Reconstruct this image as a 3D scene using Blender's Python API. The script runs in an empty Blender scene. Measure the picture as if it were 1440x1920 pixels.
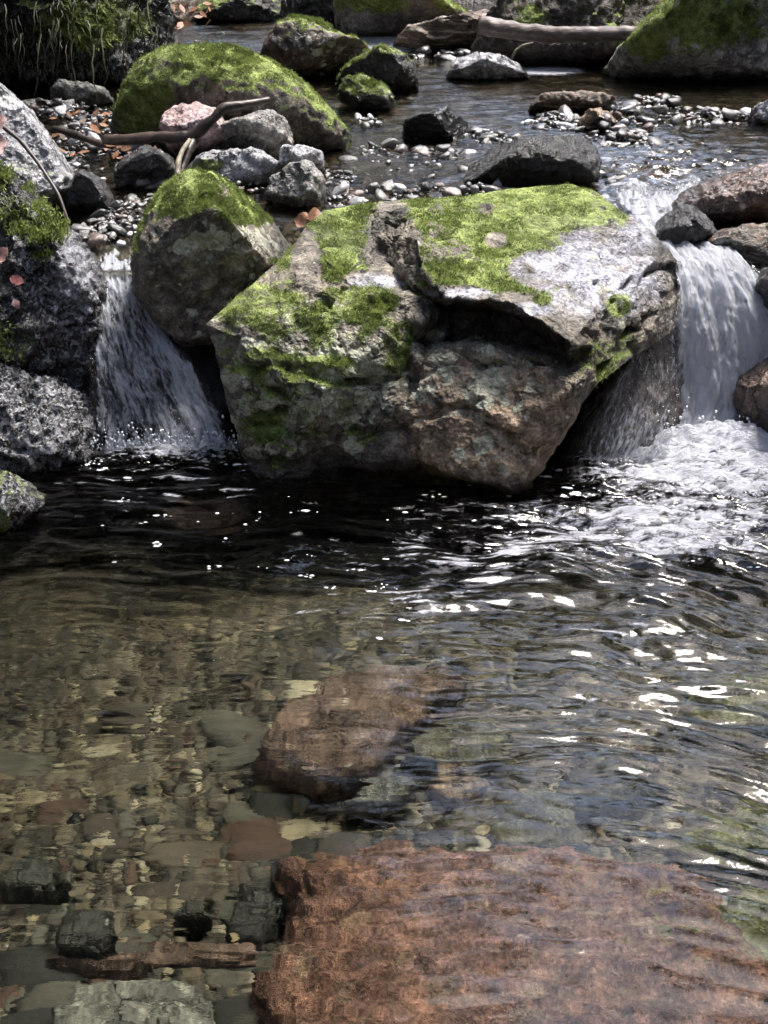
import bpy, bmesh, math, random
import numpy as np
from mathutils import Vector, Matrix, geometry

# ------------------------------------------------------------------ camera, sky, sun, exposure
S = bpy.context.scene
COL = S.collection
FPX, CU, CV = 2600.0, 720.0, 960.0          # focal length and centre in photograph pixels (1440 x 1920)
PITCH, CAMZ = math.radians(26.0), 1.40
cam_d = bpy.data.cameras.new('camera')
cam = bpy.data.objects.new('camera', cam_d); COL.objects.link(cam)
cam.location = (0, 0, CAMZ); cam.rotation_euler = (math.pi/2 - PITCH, 0, 0)
cam_d.sensor_fit = 'VERTICAL'; cam_d.sensor_height = 36.0; cam_d.lens = FPX/1920*36.0
cam_d.clip_start = 0.05; cam_d.clip_end = 500
S.camera = cam

SUN_EL, SUN_AZ = math.radians(66), math.radians(48)    # azimuth from +Y towards +X
sdir = Vector((math.sin(SUN_AZ)*math.cos(SUN_EL), math.cos(SUN_AZ)*math.cos(SUN_EL), math.sin(SUN_EL)))
W = bpy.data.worlds.new('World'); S.world = W; W.use_nodes = True
wn = W.node_tree; bg = wn.nodes['Background']
sky = wn.nodes.new('ShaderNodeTexSky'); sky.sky_type = 'NISHITA'; sky.sun_disc = False
sky.sun_elevation = SUN_EL; sky.sun_rotation = SUN_AZ; sky.air_density = 1.0; sky.dust_density = 3.0; sky.ozone_density = 1.0
wn.links.new(sky.outputs[0], bg.inputs[0]); bg.inputs[1].default_value = 0.15
sl = bpy.data.lights.new('sun', 'SUN'); sl.energy = 2.0; sl.angle = math.radians(22); sl.color = (1, .97, .93)
sun = bpy.data.objects.new('sun', sl); COL.objects.link(sun); sun.rotation_euler = sdir.to_track_quat('Z', 'Y').to_euler()
S.view_settings.view_transform = 'Standard'; S.view_settings.look = 'None'
S.view_settings.gamma = 1; S.view_settings.use_curve_mapping = False
S.view_settings.exposure = 2.45
S.render.engine = 'CYCLES'
S.cycles.use_denoising = True
S.cycles.max_bounces = 10; S.cycles.transmission_bounces = 8; S.cycles.transparent_max_bounces = 12
S.cycles.sample_clamp_indirect = 0; S.cycles.sample_clamp_direct = 0

rng = np.random.default_rng(7); random.seed(7)

# ------------------------------------------------------------------ projection helpers
FWD = np.array([0, math.cos(PITCH), -math.sin(PITCH)]); UPV = np.array([0, math.sin(PITCH), math.cos(PITCH)]); RGT = np.array([1., 0, 0])
CAM = np.array([0, 0, CAMZ])
def ray(u, v):
    u = np.asarray(u, float)[..., None]; v = np.asarray(v, float)[..., None]
    d = FWD*FPX + RGT*(u-CU) + UPV*(CV-v)
    return d/np.linalg.norm(d, axis=-1, keepdims=True)
def at_z(u, v, z):
    d = ray(u, v); t = (z-CAMZ)/d[..., 2]; return CAM + d*t[..., None]
def at_y(u, v, y):
    d = ray(u, v); t = np.asarray(y)/d[..., 1]; return CAM + d*t[..., None]
def at_bed(u, v, z):
    """the point at depth z that is seen through the pool surface (z = 0), refraction included"""
    p = at_z(u, v, 0.0); d = ray(u, v)
    n = 1/1.33; cosi = -d[..., 2]; k = np.sqrt(1 - n*n*(1-cosi**2))
    r = d*n; r[..., 2] = -k
    t = (z - 0.0)/r[..., 2]
    return p + r*t[..., None]
def proj(P):
    q = P - CAM; w = q@FWD
    return CU + FPX*(q@RGT)/w, CV - FPX*(q@UPV)/w

# ------------------------------------------------------------------ noise
_perm = np.random.default_rng(3).permutation(256); _perm = np.concatenate([_perm, _perm, _perm])
_g = np.random.default_rng(4).normal(size=(256, 3)); _g /= np.linalg.norm(_g, axis=1)[:, None]
def pn(P):
    P = np.asarray(P, float); i = np.floor(P).astype(int); f = P - i; i &= 255
    w = f*f*f*(f*(f*6-15)+10); out = np.zeros(len(P))
    for dx in (0, 1):
        wx = w[:, 0] if dx else 1-w[:, 0]
        a = _perm[i[:, 0]+dx]
        for dy in (0, 1):
            wy = w[:, 1] if dy else 1-w[:, 1]
            b = _perm[a + i[:, 1]+dy]
            for dz in (0, 1):
                wz = w[:, 2] if dz else 1-w[:, 2]
                g = _g[_perm[b + i[:, 2]+dz]]
                out += wx*wy*wz*(g[:, 0]*(f[:, 0]-dx)+g[:, 1]*(f[:, 1]-dy)+g[:, 2]*(f[:, 2]-dz))
    return out*1.5
def fbm(P, o=4, gain=.5):
    s = 0; a = 1.0; P = np.asarray(P, float)
    for k in range(o):
        s = s + a*pn(P + 17.3*k); P = P*2.03; a *= gain
    return s
def ridge(P, o=4, gain=.5):
    s = 0; a = 1.0; P = np.asarray(P, float)
    for k in range(o):
        s = s + a*(1-2*np.abs(pn(P + 9.1*k))); P = P*2.1; a *= gain
    return s
def sm(a, b, x):
    t = np.clip((x-a)/(b-a), 0, 1); return t*t*(3-2*t)

# ------------------------------------------------------------------ mesh helpers
def vnormals(V, F):
    n = np.zeros_like(V)
    fn = np.cross(V[F[:, 1]]-V[F[:, 0]], V[F[:, 2]]-V[F[:, 0]])
    for k in range(F.shape[1]):
        for c in range(3):
            n[:, c] += np.bincount(F[:, k], weights=fn[:, c], minlength=len(V))
    return n/(np.linalg.norm(n, axis=1)[:, None]+1e-12)
def mk(name, V, F, mat, origin=None, parent=None, attrs=None, smooth=True, flip_out=False, **props):
    V = np.asarray(V, float); F = np.asarray(F, int)
    if origin is None: origin = np.array([V[:, 0].mean(), V[:, 1].mean(), V[:, 2].min()])
    if flip_out:
        fn = np.cross(V[F[:, 1]]-V[F[:, 0]], V[F[:, 2]]-V[F[:, 0]])
        if ((V[F].mean(axis=1)-V.mean(axis=0))*fn).sum() < 0: F = F[:, ::-1]
    me = bpy.data.meshes.new(name); k = F.shape[1]
    me.vertices.add(len(V)); me.vertices.foreach_set('co', (V-origin).ravel())
    me.loops.add(F.size); me.loops.foreach_set('vertex_index', F.ravel())
    me.polygons.add(len(F)); me.polygons.foreach_set('loop_start', np.arange(0, F.size, k)); me.polygons.foreach_set('loop_total', np.full(len(F), k))
    me.polygons.foreach_set('use_smooth', np.full(len(F), smooth))
    for a, d in (attrs or {}).items():
        me.attributes.new(a, 'FLOAT', 'POINT').data.foreach_set('value', np.asarray(d, float))
    me.update(calc_edges=True)
    me.materials.append(mat)
    o = bpy.data.objects.new(name, me); COL.objects.link(o)
    o.location = origin
    if parent: o.parent = parent; o.location = Vector(origin) - parent.location
    for a, d in props.items(): o[a] = d
    return o
_ico = {}
def ico(n):
    if n not in _ico:
        bm = bmesh.new(); bmesh.ops.create_icosphere(bm, subdivisions=n, radius=1)
        V = np.array([v.co[:] for v in bm.verts]); F = np.array([[v.index for v in f.verts] for f in bm.faces]); bm.free()
        _ico[n] = (V/np.linalg.norm(V, axis=1)[:, None], F)
    return _ico[n]
def grid_faces(n, m, wrap=False):
    i, j = np.meshgrid(np.arange(n-1), np.arange(m if wrap else m-1), indexing='ij')
    j2 = (j+1) % m
    return np.stack([i*m+j, (i+1)*m+j, (i+1)*m+j2, i*m+j2], -1).reshape(-1, 4)
def densify(poly, step=4.0):
    P = np.array(poly, float); Q = np.roll(P, -1, 0); out = []
    for a, b in zip(P, Q):
        n = max(2, int(np.linalg.norm((b-a)[:2])/step)); t = np.linspace(0, 1, n, endpoint=False)[:, None]
        out.append(a + (b-a)*t)
    return np.concatenate(out)
def polar(poly, c, n=720, blur=0):
    """radius (and further columns) of a star-shaped outline as a function of the angle about c"""
    D = densify(poly, 3.0) if np.ptp(np.array(poly)[:, 0]) > 5 else densify(poly, 0.004)
    ph = np.arctan2(D[:, 1]-c[1], D[:, 0]-c[0]); o = np.argsort(ph); ph = ph[o]; D = D[o]
    R = np.hypot(D[:, 0]-c[0], D[:, 1]-c[1]); g = np.linspace(-math.pi, math.pi, n, endpoint=False)
    cols = [np.interp(g, ph, x, period=2*math.pi) for x in [R]+[D[:, k] for k in range(2, D.shape[1])]]
    def bl(x, k):
        if k < 1: return x
        K = np.hanning(2*k+3); K /= K.sum(); return np.convolve(np.concatenate([x[-k-1:], x, x[:k+1]]), K, 'valid')
    return g, [bl(x, blur) for x in cols]

# ------------------------------------------------------------------ materials
def nd(t, k, **kw):
    n = t.nodes.new('ShaderNode'+k)
    for a, b in kw.items():
        if a.startswith('i_'): n.inputs[a[2:].replace('_', ' ')].default_value = b
        else: setattr(n, a, b)
    return n
def newmat(name):
    m = bpy.data.materials.new(name); m.use_nodes = True; t = m.node_tree; t.nodes.clear()
    return m, t, t.nodes.new('ShaderNodeOutputMaterial')
def c4(c): return (c[0], c[1], c[2], 1)
def ramp(t, stops, interp='LINEAR'):
    r = t.nodes.new('ShaderNodeValToRGB'); r.color_ramp.interpolation = interp
    e = r.color_ramp.elements
    while len(e) < len(stops): e.new(.5)
    for k, (p, c) in enumerate(stops): e[k].position = p; e[k].color = c4(c) if not np.isscalar(c) else (c, c, c, 1)
    return r
def mixc(t, fac, a, b, mode='MIX'):
    m = t.nodes.new('ShaderNodeMix'); m.data_type = 'RGBA'; m.blend_type = mode
    for s, v in ((m.inputs[0], fac), (m.inputs[6], a), (m.inputs[7], b)):
        if hasattr(v, 'is_output'): t.links.new(v, s)
        else: s.default_value = v if np.isscalar(v) else c4(v)
    return m.outputs[2]
def mathn(t, op, a, b=None, clamp=False):
    m = t.nodes.new('ShaderNodeMath'); m.operation = op; m.use_clamp = clamp
    for s, v in ((m.inputs[0], a), (m.inputs[1], b)):
        if v is None: continue
        if hasattr(v, 'is_output'): t.links.new(v, s)
        else: s.default_value = v
    return m.outputs[0]
_mats = {}
MOSS_A, MOSS_B, MOSS_C = (.035, .05, .016), (.17, .215, .055), (.37, .43, .14)
def stone(key, c1, c2, spot=(.5, .5, .44), spots=.0, rough=.55, bump=.6, scale=1.0, stretch=(1, 1, 1), spec=.5, fine=60, vein=None, bdist=.022, cracks=.7, big=1.0):
    if key in _mats: return _mats[key]
    m, t, out = newmat('stone_'+key); L = t.links.new
    tc = nd(t, 'TexCoord'); mp = nd(t, 'Mapping'); L(tc.outputs['Object'], mp.inputs[0]); mp.inputs['Scale'].default_value = stretch
    co = mp.outputs[0]
    n1 = nd(t, 'TexNoise', i_Scale=7*scale, i_Detail=9, i_Roughness=.65); L(co, n1.inputs[0])
    n2 = nd(t, 'TexNoise', i_Scale=26*scale, i_Detail=6, i_Roughness=.7); L(co, n2.inputs[0])
    n3 = nd(t, 'TexNoise', i_Scale=fine*2.2*scale, i_Detail=3, i_Roughness=.6); L(co, n3.inputs[0])
    r1 = ramp(t, [(.33, c1), (.66, c2)]); L(n1.outputs[0], r1.inputs[0])
    r2 = ramp(t, [(.32, .28), (.5, .95), (.68, 1.75)]); L(n2.outputs[0], r2.inputs[0])
    col = mixc(t, 1.0, r1.outputs[0], r2.outputs[0], 'MULTIPLY')
    r3 = ramp(t, [(.32, .45), (.68, 1.6)]); L(n3.outputs[0], r3.inputs[0])
    col = mixc(t, .8, col, r3.outputs[0], 'MULTIPLY')
    if vein:
        wv = nd(t, 'TexNoise', i_Scale=9*scale, i_Detail=5, i_Roughness=.6); mp2 = nd(t, 'Mapping'); L(tc.outputs['Object'], mp2.inputs[0])
        mp2.inputs['Rotation'].default_value = (0, .5, 0); mp2.inputs['Scale'].default_value = (.6, 1, 5); L(mp2.outputs[0], wv.inputs[0])
        rv = ramp(t, [(.5, 0.), (.62, 1.)]); L(wv.outputs[0], rv.inputs[0]); col = mixc(t, rv.outputs[0], col, vein)
    tn = nd(t, 'Attribute', attribute_name='tan')
    col = mixc(t, tn.outputs['Fac'], col, mixc(t, 1.0, col, (1.9, 1.62, 1.4), 'MULTIPLY'))
    pa = nd(t, 'Attribute', attribute_name='pale')  # pale lilac: sky glare of wet rock put into the colour
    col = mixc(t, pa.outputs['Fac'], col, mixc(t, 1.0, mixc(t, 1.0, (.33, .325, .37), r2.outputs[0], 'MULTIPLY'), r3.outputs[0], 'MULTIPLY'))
    # cracks: thin dark lines on warped cells
    cw = nd(t, 'TexNoise', i_Scale=5*scale, i_Detail=5, i_Roughness=.6); L(co, cw.inputs[0])
    ca = nd(t, 'VectorMath', operation='MULTIPLY_ADD'); L(cw.outputs['Color'], ca.inputs[0]); ca.inputs[1].default_value = (.35, .35, .35); L(co, ca.inputs[2])
    cv = nd(t, 'TexVoronoi', feature='DISTANCE_TO_EDGE', i_Scale=5.5*scale); L(ca.outputs[0], cv.inputs[0])
    ck = mathn(t, 'MULTIPLY', cv.outputs['Distance'], 28.0, True); ckc = mathn(t, 'SUBTRACT', 1.0, mathn(t, 'MULTIPLY', mathn(t, 'SUBTRACT', 1.0, ck), cracks))
    col = mixc(t, 1.0, col, ckc, 'MULTIPLY') if False else col
    # crustose lichen spots; on wet bank stone the white spots paint wet glints
    at = nd(t, 'Attribute', attribute_name='lichen')
    v1 = nd(t, 'TexVoronoi', i_Scale=20*scale, i_Randomness=1.0)
    wp = nd(t, 'TexNoise', i_Scale=30*scale, i_Detail=3); L(co, wp.inputs[0])
    wadd = nd(t, 'VectorMath', operation='MULTIPLY_ADD'); L(wp.outputs['Color'], wadd.inputs[0]); wadd.inputs[1].default_value = (.05, .05, .05); L(co, wadd.inputs[2])
    L(wadd.outputs[0], v1.inputs[0])
    rnd = nd(t, 'SeparateColor'); L(v1.outputs['Color'], rnd.inputs[0])
    size = mathn(t, 'MULTIPLY', rnd.outputs[0], rnd.outputs[1]); size = mathn(t, 'MULTIPLY', size, big)
    amt = mathn(t, 'ADD', at.outputs['Fac'], spots); size = mathn(t, 'MULTIPLY', size, amt)
    sp = mathn(t, 'SUBTRACT', size, v1.outputs['Distance']); sp = mathn(t, 'MULTIPLY', sp, 14.0, True)
    spc = mixc(t, rnd.outputs[2], spot, tuple(x*.62 for x in spot)); spc = mixc(t, .7, spc, r3.outputs[0], 'MULTIPLY')
    col = mixc(t, mathn(t, 'MULTIPLY', sp, .88), col, spc)
    v2 = nd(t, 'TexVoronoi', i_Scale=62*scale, i_Randomness=1.0); L(wadd.outputs[0], v2.inputs[0])
    rn2 = nd(t, 'SeparateColor'); L(v2.outputs['Color'], rn2.inputs[0])
    s2 = mathn(t, 'MULTIPLY', mathn(t, 'MULTIPLY', rn2.outputs[0], rn2.outputs[1]), mathn(t, 'MULTIPLY', amt, .95)); s2 = mathn(t, 'MULTIPLY', mathn(t, 'SUBTRACT', s2, v2.outputs['Distance']), 9.0, True)
    col = mixc(t, mathn(t, 'MULTIPLY', s2, .75), col, mixc(t, rn2.outputs[2], tuple(x*.8 for x in spot), tuple(x*.4 for x in spot)))
    # moss
    am = nd(t, 'Attribute', attribute_name='moss')
    nm = nd(t, 'TexNoise', i_Scale=24, i_Detail=9, i_Roughness=.8); L(tc.outputs['Object'], nm.inputs[0])
    rm = ramp(t, [(.3, MOSS_A), (.5, MOSS_B), (.66, MOSS_C)]); L(nm.outputs[0], rm.inputs[0])
    mfac = mathn(t, 'ADD', mathn(t, 'MULTIPLY', am.outputs['Fac'], .8), mathn(t, 'MULTIPLY', mathn(t, 'SUBTRACT', n2.outputs[0], .5), 1.7))
    mfac = mathn(t, 'MULTIPLY', mathn(t, 'SUBTRACT', mfac, .36), 3.6, True)
    col = mixc(t, mfac, col, rm.outputs[0])
    ad = nd(t, 'Attribute', attribute_name='damp'); col = mixc(t, mathn(t, 'MULTIPLY', ad.outputs['Fac'], .62), col, (.012, .011, .010))
    aw = nd(t, 'Attribute', attribute_name='wet')
    b1 = nd(t, 'Bump', i_Strength=bump, i_Distance=bdist); L(n2.outputs[0], b1.inputs['Height'])
    b2 = nd(t, 'Bump', i_Strength=bump*.8, i_Distance=.007); L(n3.outputs[0], b2.inputs['Height']); L(b1.outputs[0], b2.inputs['Normal'])
    b0 = nd(t, 'Bump', i_Strength=cracks, i_Distance=.02); L(ck, b0.inputs['Height']); L(b0.outputs[0], b1.inputs['Normal'])
    p = nd(t, 'BsdfPrincipled'); L(col, p.inputs['Base Color']); L(b2.outputs[0], p.inputs['Normal'])
    rr = mathn(t, 'ADD', mathn(t, 'MULTIPLY', mfac, .45), rough); rr = mathn(t, 'SUBTRACT', rr, mathn(t, 'MULTIPLY', aw.outputs['Fac'], .35)); rr = mathn(t, 'MINIMUM', rr, .95); rr = mathn(t, 'MAXIMUM', rr, .12)
    L(rr, p.inputs['Roughness']); p.inputs['Specular IOR Level'].default_value = spec
    L(p.outputs[0], out.inputs[0]); _mats[key] = m; return m

M_hero = stone('boulder', (.036, .032, .025), (.24, .205, .16), spot=(.52, .52, .40), spots=0, rough=.62, bump=1.0, spec=.45)
M_dark = stone('dark_wet', (.012, .012, .013), (.06, .055, .052), spot=(.3, .3, .3), spots=.1, rough=.34, bump=1.0, spec=.7)
M_slate = stone('slate', (.012, .014, .015), (.03, .033, .034), spots=0, rough=.38, bump=.3, stretch=(1, 1, 3))
M_brown = stone('brown', (.04, .03, .024), (.14, .095, .072), spots=.15, rough=.38, bump=.6, spec=.6)
M_rust = stone('rust', (.045, .03, .022), (.16, .105, .07), spots=.1, rough=.42, bump=.8, vein=(.35, .3, .24), stretch=(1, 1, 2))
M_grey = stone('grey', (.09, .085, .08), (.28, .265, .25), spot=(.5, .5, .45), spots=.35, rough=.5, bump=.8)
M_pale = stone('pale', (.16, .16, .17), (.52, .51, .54), spot=(.6, .6, .58), spots=.4, rough=.42, bump=1.0, spec=.6)
M_pink = stone('pink', (.2, .13, .12), (.46, .34, .34), spot=(.6, .55, .55), spots=.3, rough=.4, bump=.7)
M_tan = stone('tan', (.12, .08, .05), (.30, .21, .13), spots=.1, rough=.45, bump=.4)
M_bank = stone('wet_bank', (.008, .008, .008), (.04, .038, .037), spot=(.66, .66, .70), spots=.2, rough=.15, bump=1.0, spec=1.0, scale=1.6, bdist=.05, big=.35)  # white spots put the glints of wet rock into the colour
M_bankv = stone('bank_streak', (.006, .007, .005), (.035, .04, .024), spot=(.5, .5, .5), spots=.3, rough=.15, bump=1.0, spec=1.0, scale=1.0, stretch=(2.6, 2.6, .55), bdist=.06, big=.5)
M_film = stone('film', (.035, .028, .026), (.13, .11, .105), spots=0, rough=.3, bump=.7, spec=.7, stretch=(3, 3, .5))
M_red = stone('red', (.125, .066, .048), (.40, .22, .16), spot=(.40, .27, .19), spots=.35, rough=.8, bump=1.0, scale=.8, cracks=.8, bdist=.05)
M_redb = stone('reddish_brown', (.105, .072, .056), (.21, .145, .115), spots=0, rough=.8, bump=.6)
M_green = stone('green_grey', (.065, .064, .05), (.16, .155, .115), spot=(.25, .24, .17), spots=.3, rough=.8, bump=.7)
M_algae = stone('algae', (.07, .075, .035), (.20, .20, .085), spots=.2, rough=.8, bump=.7)
M_ggrey = stone('flat_grey', (.10, .105, .095), (.2, .2, .18), spots=.1, rough=.8, bump=.3)
M_umber = stone('umber', (.025, .02, .017), (.085, .068, .055), spots=.3, rough=.5, bump=1.0)
M_black = stone('black', (.016, .018, .016), (.055, .056, .048), spots=0, rough=.6, bump=.4)

def bed_mat():
    m, t, out = newmat('stream_bed'); L = t.links.new
    tc = nd(t, 'TexCoord')
    v = nd(t, 'TexVoronoi', i_Scale=38.0); L(tc.outputs['Object'], v.inputs[0])
    s = nd(t, 'SeparateColor'); L(v.outputs['Color'], s.inputs[0])
    r = ramp(t, [(0, (.022, .021, .018)), (.35, (.06, .053, .042)), (.6, (.095, .083, .064)), (.85, (.15, .13, .098)), (1, (.26, .235, .18))]); L(s.outputs[0], r.inputs[0])
    n = nd(t, 'TexNoise', i_Scale=3.0, i_Detail=5); L(tc.outputs['Object'], n.inputs[0])
    rn = ramp(t, [(.35, .45), (.65, 1.3)]); L(n.outputs[0], rn.inputs[0])
    c = mixc(t, 1, r.outputs[0], rn.outputs[0], 'MULTIPLY')
    b = nd(t, 'Bump', i_Strength=1.0, i_Distance=.015); b.invert = True; L(v.outputs['Distance'], b.inputs['Height'])
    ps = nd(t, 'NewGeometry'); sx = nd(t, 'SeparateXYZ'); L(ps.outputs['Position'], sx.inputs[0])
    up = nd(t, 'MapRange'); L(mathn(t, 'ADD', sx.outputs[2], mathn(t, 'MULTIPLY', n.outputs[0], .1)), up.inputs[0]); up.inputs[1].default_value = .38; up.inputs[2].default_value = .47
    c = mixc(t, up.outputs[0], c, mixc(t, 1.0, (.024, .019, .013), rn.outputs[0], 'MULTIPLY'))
    p = nd(t, 'BsdfPrincipled', i_Roughness=.6); L(c, p.inputs['Base Color']); L(b.outputs[0], p.inputs['Normal']); L(p.outputs[0], out.inputs[0]); return m
M_bed = bed_mat()

def pebble_mat(key, stops, rough=.5, spec=.5):
    m, t, out = newmat('pebble_'+key); L = t.links.new
    oi = nd(t, 'ObjectInfo'); at = nd(t, 'Attribute', attribute_name='tone'); r = ramp(t, stops, 'CONSTANT')
    x = mathn(t, 'FRACT', mathn(t, 'ADD', oi.outputs['Random'], at.outputs['Fac'])); L(x, r.inputs[0])
    tc = nd(t, 'TexCoord'); n = nd(t, 'TexNoise', i_Scale=2.5, i_Detail=8, i_Roughness=.7); L(tc.outputs['Generated'], n.inputs[0])
    rn = ramp(t, [(.3, .5), (.7, 1.5)]); L(n.outputs[0], rn.inputs[0]); c = mixc(t, 1, r.outputs[0], rn.outputs[0], 'MULTIPLY')
    b = nd(t, 'Bump', i_Strength=.6, i_Distance=.01); L(n.outputs[0], b.inputs['Height'])
    p = nd(t, 'BsdfPrincipled', i_Roughness=rough); p.inputs['Specular IOR Level'].default_value = spec
    L(c, p.inputs['Base Color']); L(b.outputs[0], p.inputs['Normal']); L(p.outputs[0], out.inputs[0]); return m
M_pebbed = pebble_mat('bed', [(0, (.018, .02, .018)), (.2, (.06, .052, .042)), (.4, (.10, .086, .066)), (.58, (.085, .084, .07)), (.72, (.15, .125, .085)), (.82, (.08, .05, .038)), (.89, (.27, .235, .165)), (.96, (.38, .35, .27))], .7)
M_pebbar = pebble_mat('bar', [(0, (.02, .02, .02)), (.25, (.07, .065, .06)), (.5, (.14, .13, .125)), (.72, (.24, .235, .24)), (.85, (.12, .085, .07)), (.93, (.42, .42, .44))], .32, .9)

def water_mat(name, foam=True, tint=(.89, .89, .82), bs=1.0, fs=1.0, murk=0.0, absorb=0):
    m, t, out = newmat(name); L = t.links.new
    tc = nd(t, 'TexCoord'); mp = nd(t, 'Mapping'); L(tc.outputs['Object'], mp.inputs[0]); mp.inputs['Scale'].default_value = (.55, 1.3, 1)
    n1 = nd(t, 'TexNoise', i_Scale=22*fs, i_Detail=4, i_Roughness=.55, i_Distortion=.6); L(mp.outputs[0], n1.inputs[0])
    n2 = nd(t, 'TexNoise', i_Scale=75*fs, i_Detail=2, i_Distortion=.4); L(mp.outputs[0], n2.inputs[0])
    b1 = nd(t, 'Bump', i_Strength=.55*bs, i_Distance=.012); L(n1.outputs[0], b1.inputs['Height'])
    b2 = nd(t, 'Bump', i_Strength=.3*bs, i_Distance=.003); L(n2.outputs[0], b2.inputs['Height']); L(b1.outputs[0], b2.inputs['Normal'])
    fr = nd(t, 'Fresnel', i_IOR=1.33); L(b2.outputs[0], fr.inputs['Normal'])
    rf = nd(t, 'BsdfRefraction', i_IOR=1.33, i_Roughness=murk); rf.inputs['Color'].default_value = c4(tint); L(b2.outputs[0], rf.inputs['Normal'])
    gl = nd(t, 'BsdfGlossy', i_Roughness=.04); L(b2.outputs[0], gl.inputs['Normal'])
    mx = nd(t, 'MixShader'); L(fr.outputs[0], mx.inputs[0]); L(rf.outputs[0], mx.inputs[1]); L(gl.outputs[0], mx.inputs[2]); res = mx.outputs[0]
    if foam:
        at = nd(t, 'Attribute', attribute_name='foam')
        nf = nd(t, 'TexNoise', i_Scale=48, i_Detail=8, i_Roughness=.72, i_Distortion=1.2); L(mp.outputs[0], nf.inputs[0])
        x = mathn(t, 'ADD', at.outputs['Fac'], mathn(t, 'MULTIPLY', mathn(t, 'SUBTRACT', nf.outputs[0], .5), 2.6)); x = mathn(t, 'MULTIPLY', mathn(t, 'SUBTRACT', x, .45), 2.0, True)
        x = mathn(t, 'MULTIPLY', x, .93)
        p = nd(t, 'BsdfPrincipled', i_Roughness=.35); p.inputs['Base Color'].default_value = (.68, .69, .76, 1); p.inputs['Specular IOR Level'].default_value = .6
        bf = nd(t, 'Bump', i_Strength=1.0, i_Distance=.03); L(nf.outputs[0], bf.inputs['Height']); L(bf.outputs[0], p.inputs['Normal'])
        m2 = nd(t, 'MixShader'); L(x, m2.inputs[0]); L(res, m2.inputs[1]); L(p.outputs[0], m2.inputs[2]); res = m2.outputs[0]
    if absorb:
        va = nd(t, 'VolumeAbsorption', i_Density=absorb); va.inputs['Color'].default_value = (.55, .54, .43, 1); L(va.outputs[0], out.inputs['Volume'])
    L(res, out.inputs[0]); return m
M_pool = water_mat('pool_water', bs=.2, murk=.03, absorb=.9)
M_stream = water_mat('stream_water', tint=(.60, .56, .47), bs=.7, fs=1.2)

def fall_mat(name, white=.6):
    m, t, out = newmat(name); L = t.links.new
    fu = nd(t, 'Attribute', attribute_name='across'); fv = nd(t, 'Attribute', attribute_name='along'); fo = nd(t, 'Attribute', attribute_name='foam')
    cx = nd(t, 'CombineXYZ'); L(fu.outputs['Fac'], cx.inputs[0]); L(fv.outputs['Fac'], cx.inputs[1])
    n = nd(t, 'TexNoise', i_Scale=1.0, i_Detail=7, i_Roughness=.66, i_Distortion=1.6)
    mp = nd(t, 'Mapping'); L(cx.outputs[0], mp.inputs[0]); mp.inputs['Scale'].default_value = (48, 9, 1); L(mp.outputs[0], n.inputs[0])
    n2 = nd(t, 'TexNoise', i_Scale=1.0, i_Detail=5, i_Roughness=.7); mp2 = nd(t, 'Mapping'); L(cx.outputs[0], mp2.inputs[0]); mp2.inputs['Scale'].default_value = (110, 42, 1); L(mp2.outputs[0], n2.inputs[0])
    x = mathn(t, 'ADD', n.outputs[0], mathn(t, 'MULTIPLY', mathn(t, 'SUBTRACT', n2.outputs[0], .5), .8)); x = mathn(t, 'ADD', x, fo.outputs['Fac'])
    n3 = nd(t, 'TexNoise', i_Scale=1.0, i_Detail=4, i_Roughness=.6, i_Distortion=.6); mp3 = nd(t, 'Mapping'); L(cx.outputs[0], mp3.inputs[0]); mp3.inputs['Scale'].default_value = (14, 5, 1); L(mp3.outputs[0], n3.inputs[0])
    x = mathn(t, 'ADD', x, mathn(t, 'MULTIPLY', mathn(t, 'SUBTRACT', n3.outputs[0], .5), .7))
    x = mathn(t, 'MULTIPLY', mathn(t, 'SUBTRACT', x, .98-white), 3.0, True); x = mathn(t, 'MULTIPLY', x, .92)
    b = nd(t, 'Bump', i_Strength=1.0, i_Distance=.02); L(n.outputs[0], b.inputs['Height'])
    b2 = nd(t, 'Bump', i_Strength=.7, i_Distance=.006); L(n2.outputs[0], b2.inputs['Height']); L(b.outputs[0], b2.inputs['Normal'])
    fr = nd(t, 'Fresnel', i_IOR=1.33); L(b2.outputs[0], fr.inputs['Normal'])
    tr = nd(t, 'BsdfTransparent'); tr.inputs[0].default_value = (.88, .9, .92, 1)
    gl = nd(t, 'BsdfGlossy', i_Roughness=.08); L(b2.outputs[0], gl.inputs['Normal'])
    mx = nd(t, 'MixShader'); L(fr.outputs[0], mx.inputs[0]); L(tr.outputs[0], mx.inputs[1]); L(gl.outputs[0], mx.inputs[2])
    df = nd(t, 'BsdfPrincipled', i_Roughness=.3); df.inputs['Base Color'].default_value = (.78, .80, .86, 1); L(b2.outputs[0], df.inputs['Normal'])
    tl = nd(t, 'BsdfTranslucent'); tl.inputs[0].default_value = (.74, .77, .86, 1)
    md = nd(t, 'MixShader'); md.inputs[0].default_value = .5; L(df.outputs[0], md.inputs[1]); L(tl.outputs[0], md.inputs[2])
    m2 = nd(t, 'MixShader'); L(x, m2.inputs[0]); L(mx.outputs[0], m2.inputs[1]); L(md.outputs[0], m2.inputs[2]); L(m2.outputs[0], out.inputs[0]); return m
M_fall = fall_mat('white_fall', .90)
M_fall2 = fall_mat('thin_fall', .6)
M_film2 = fall_mat('film_fall', .40)

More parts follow.
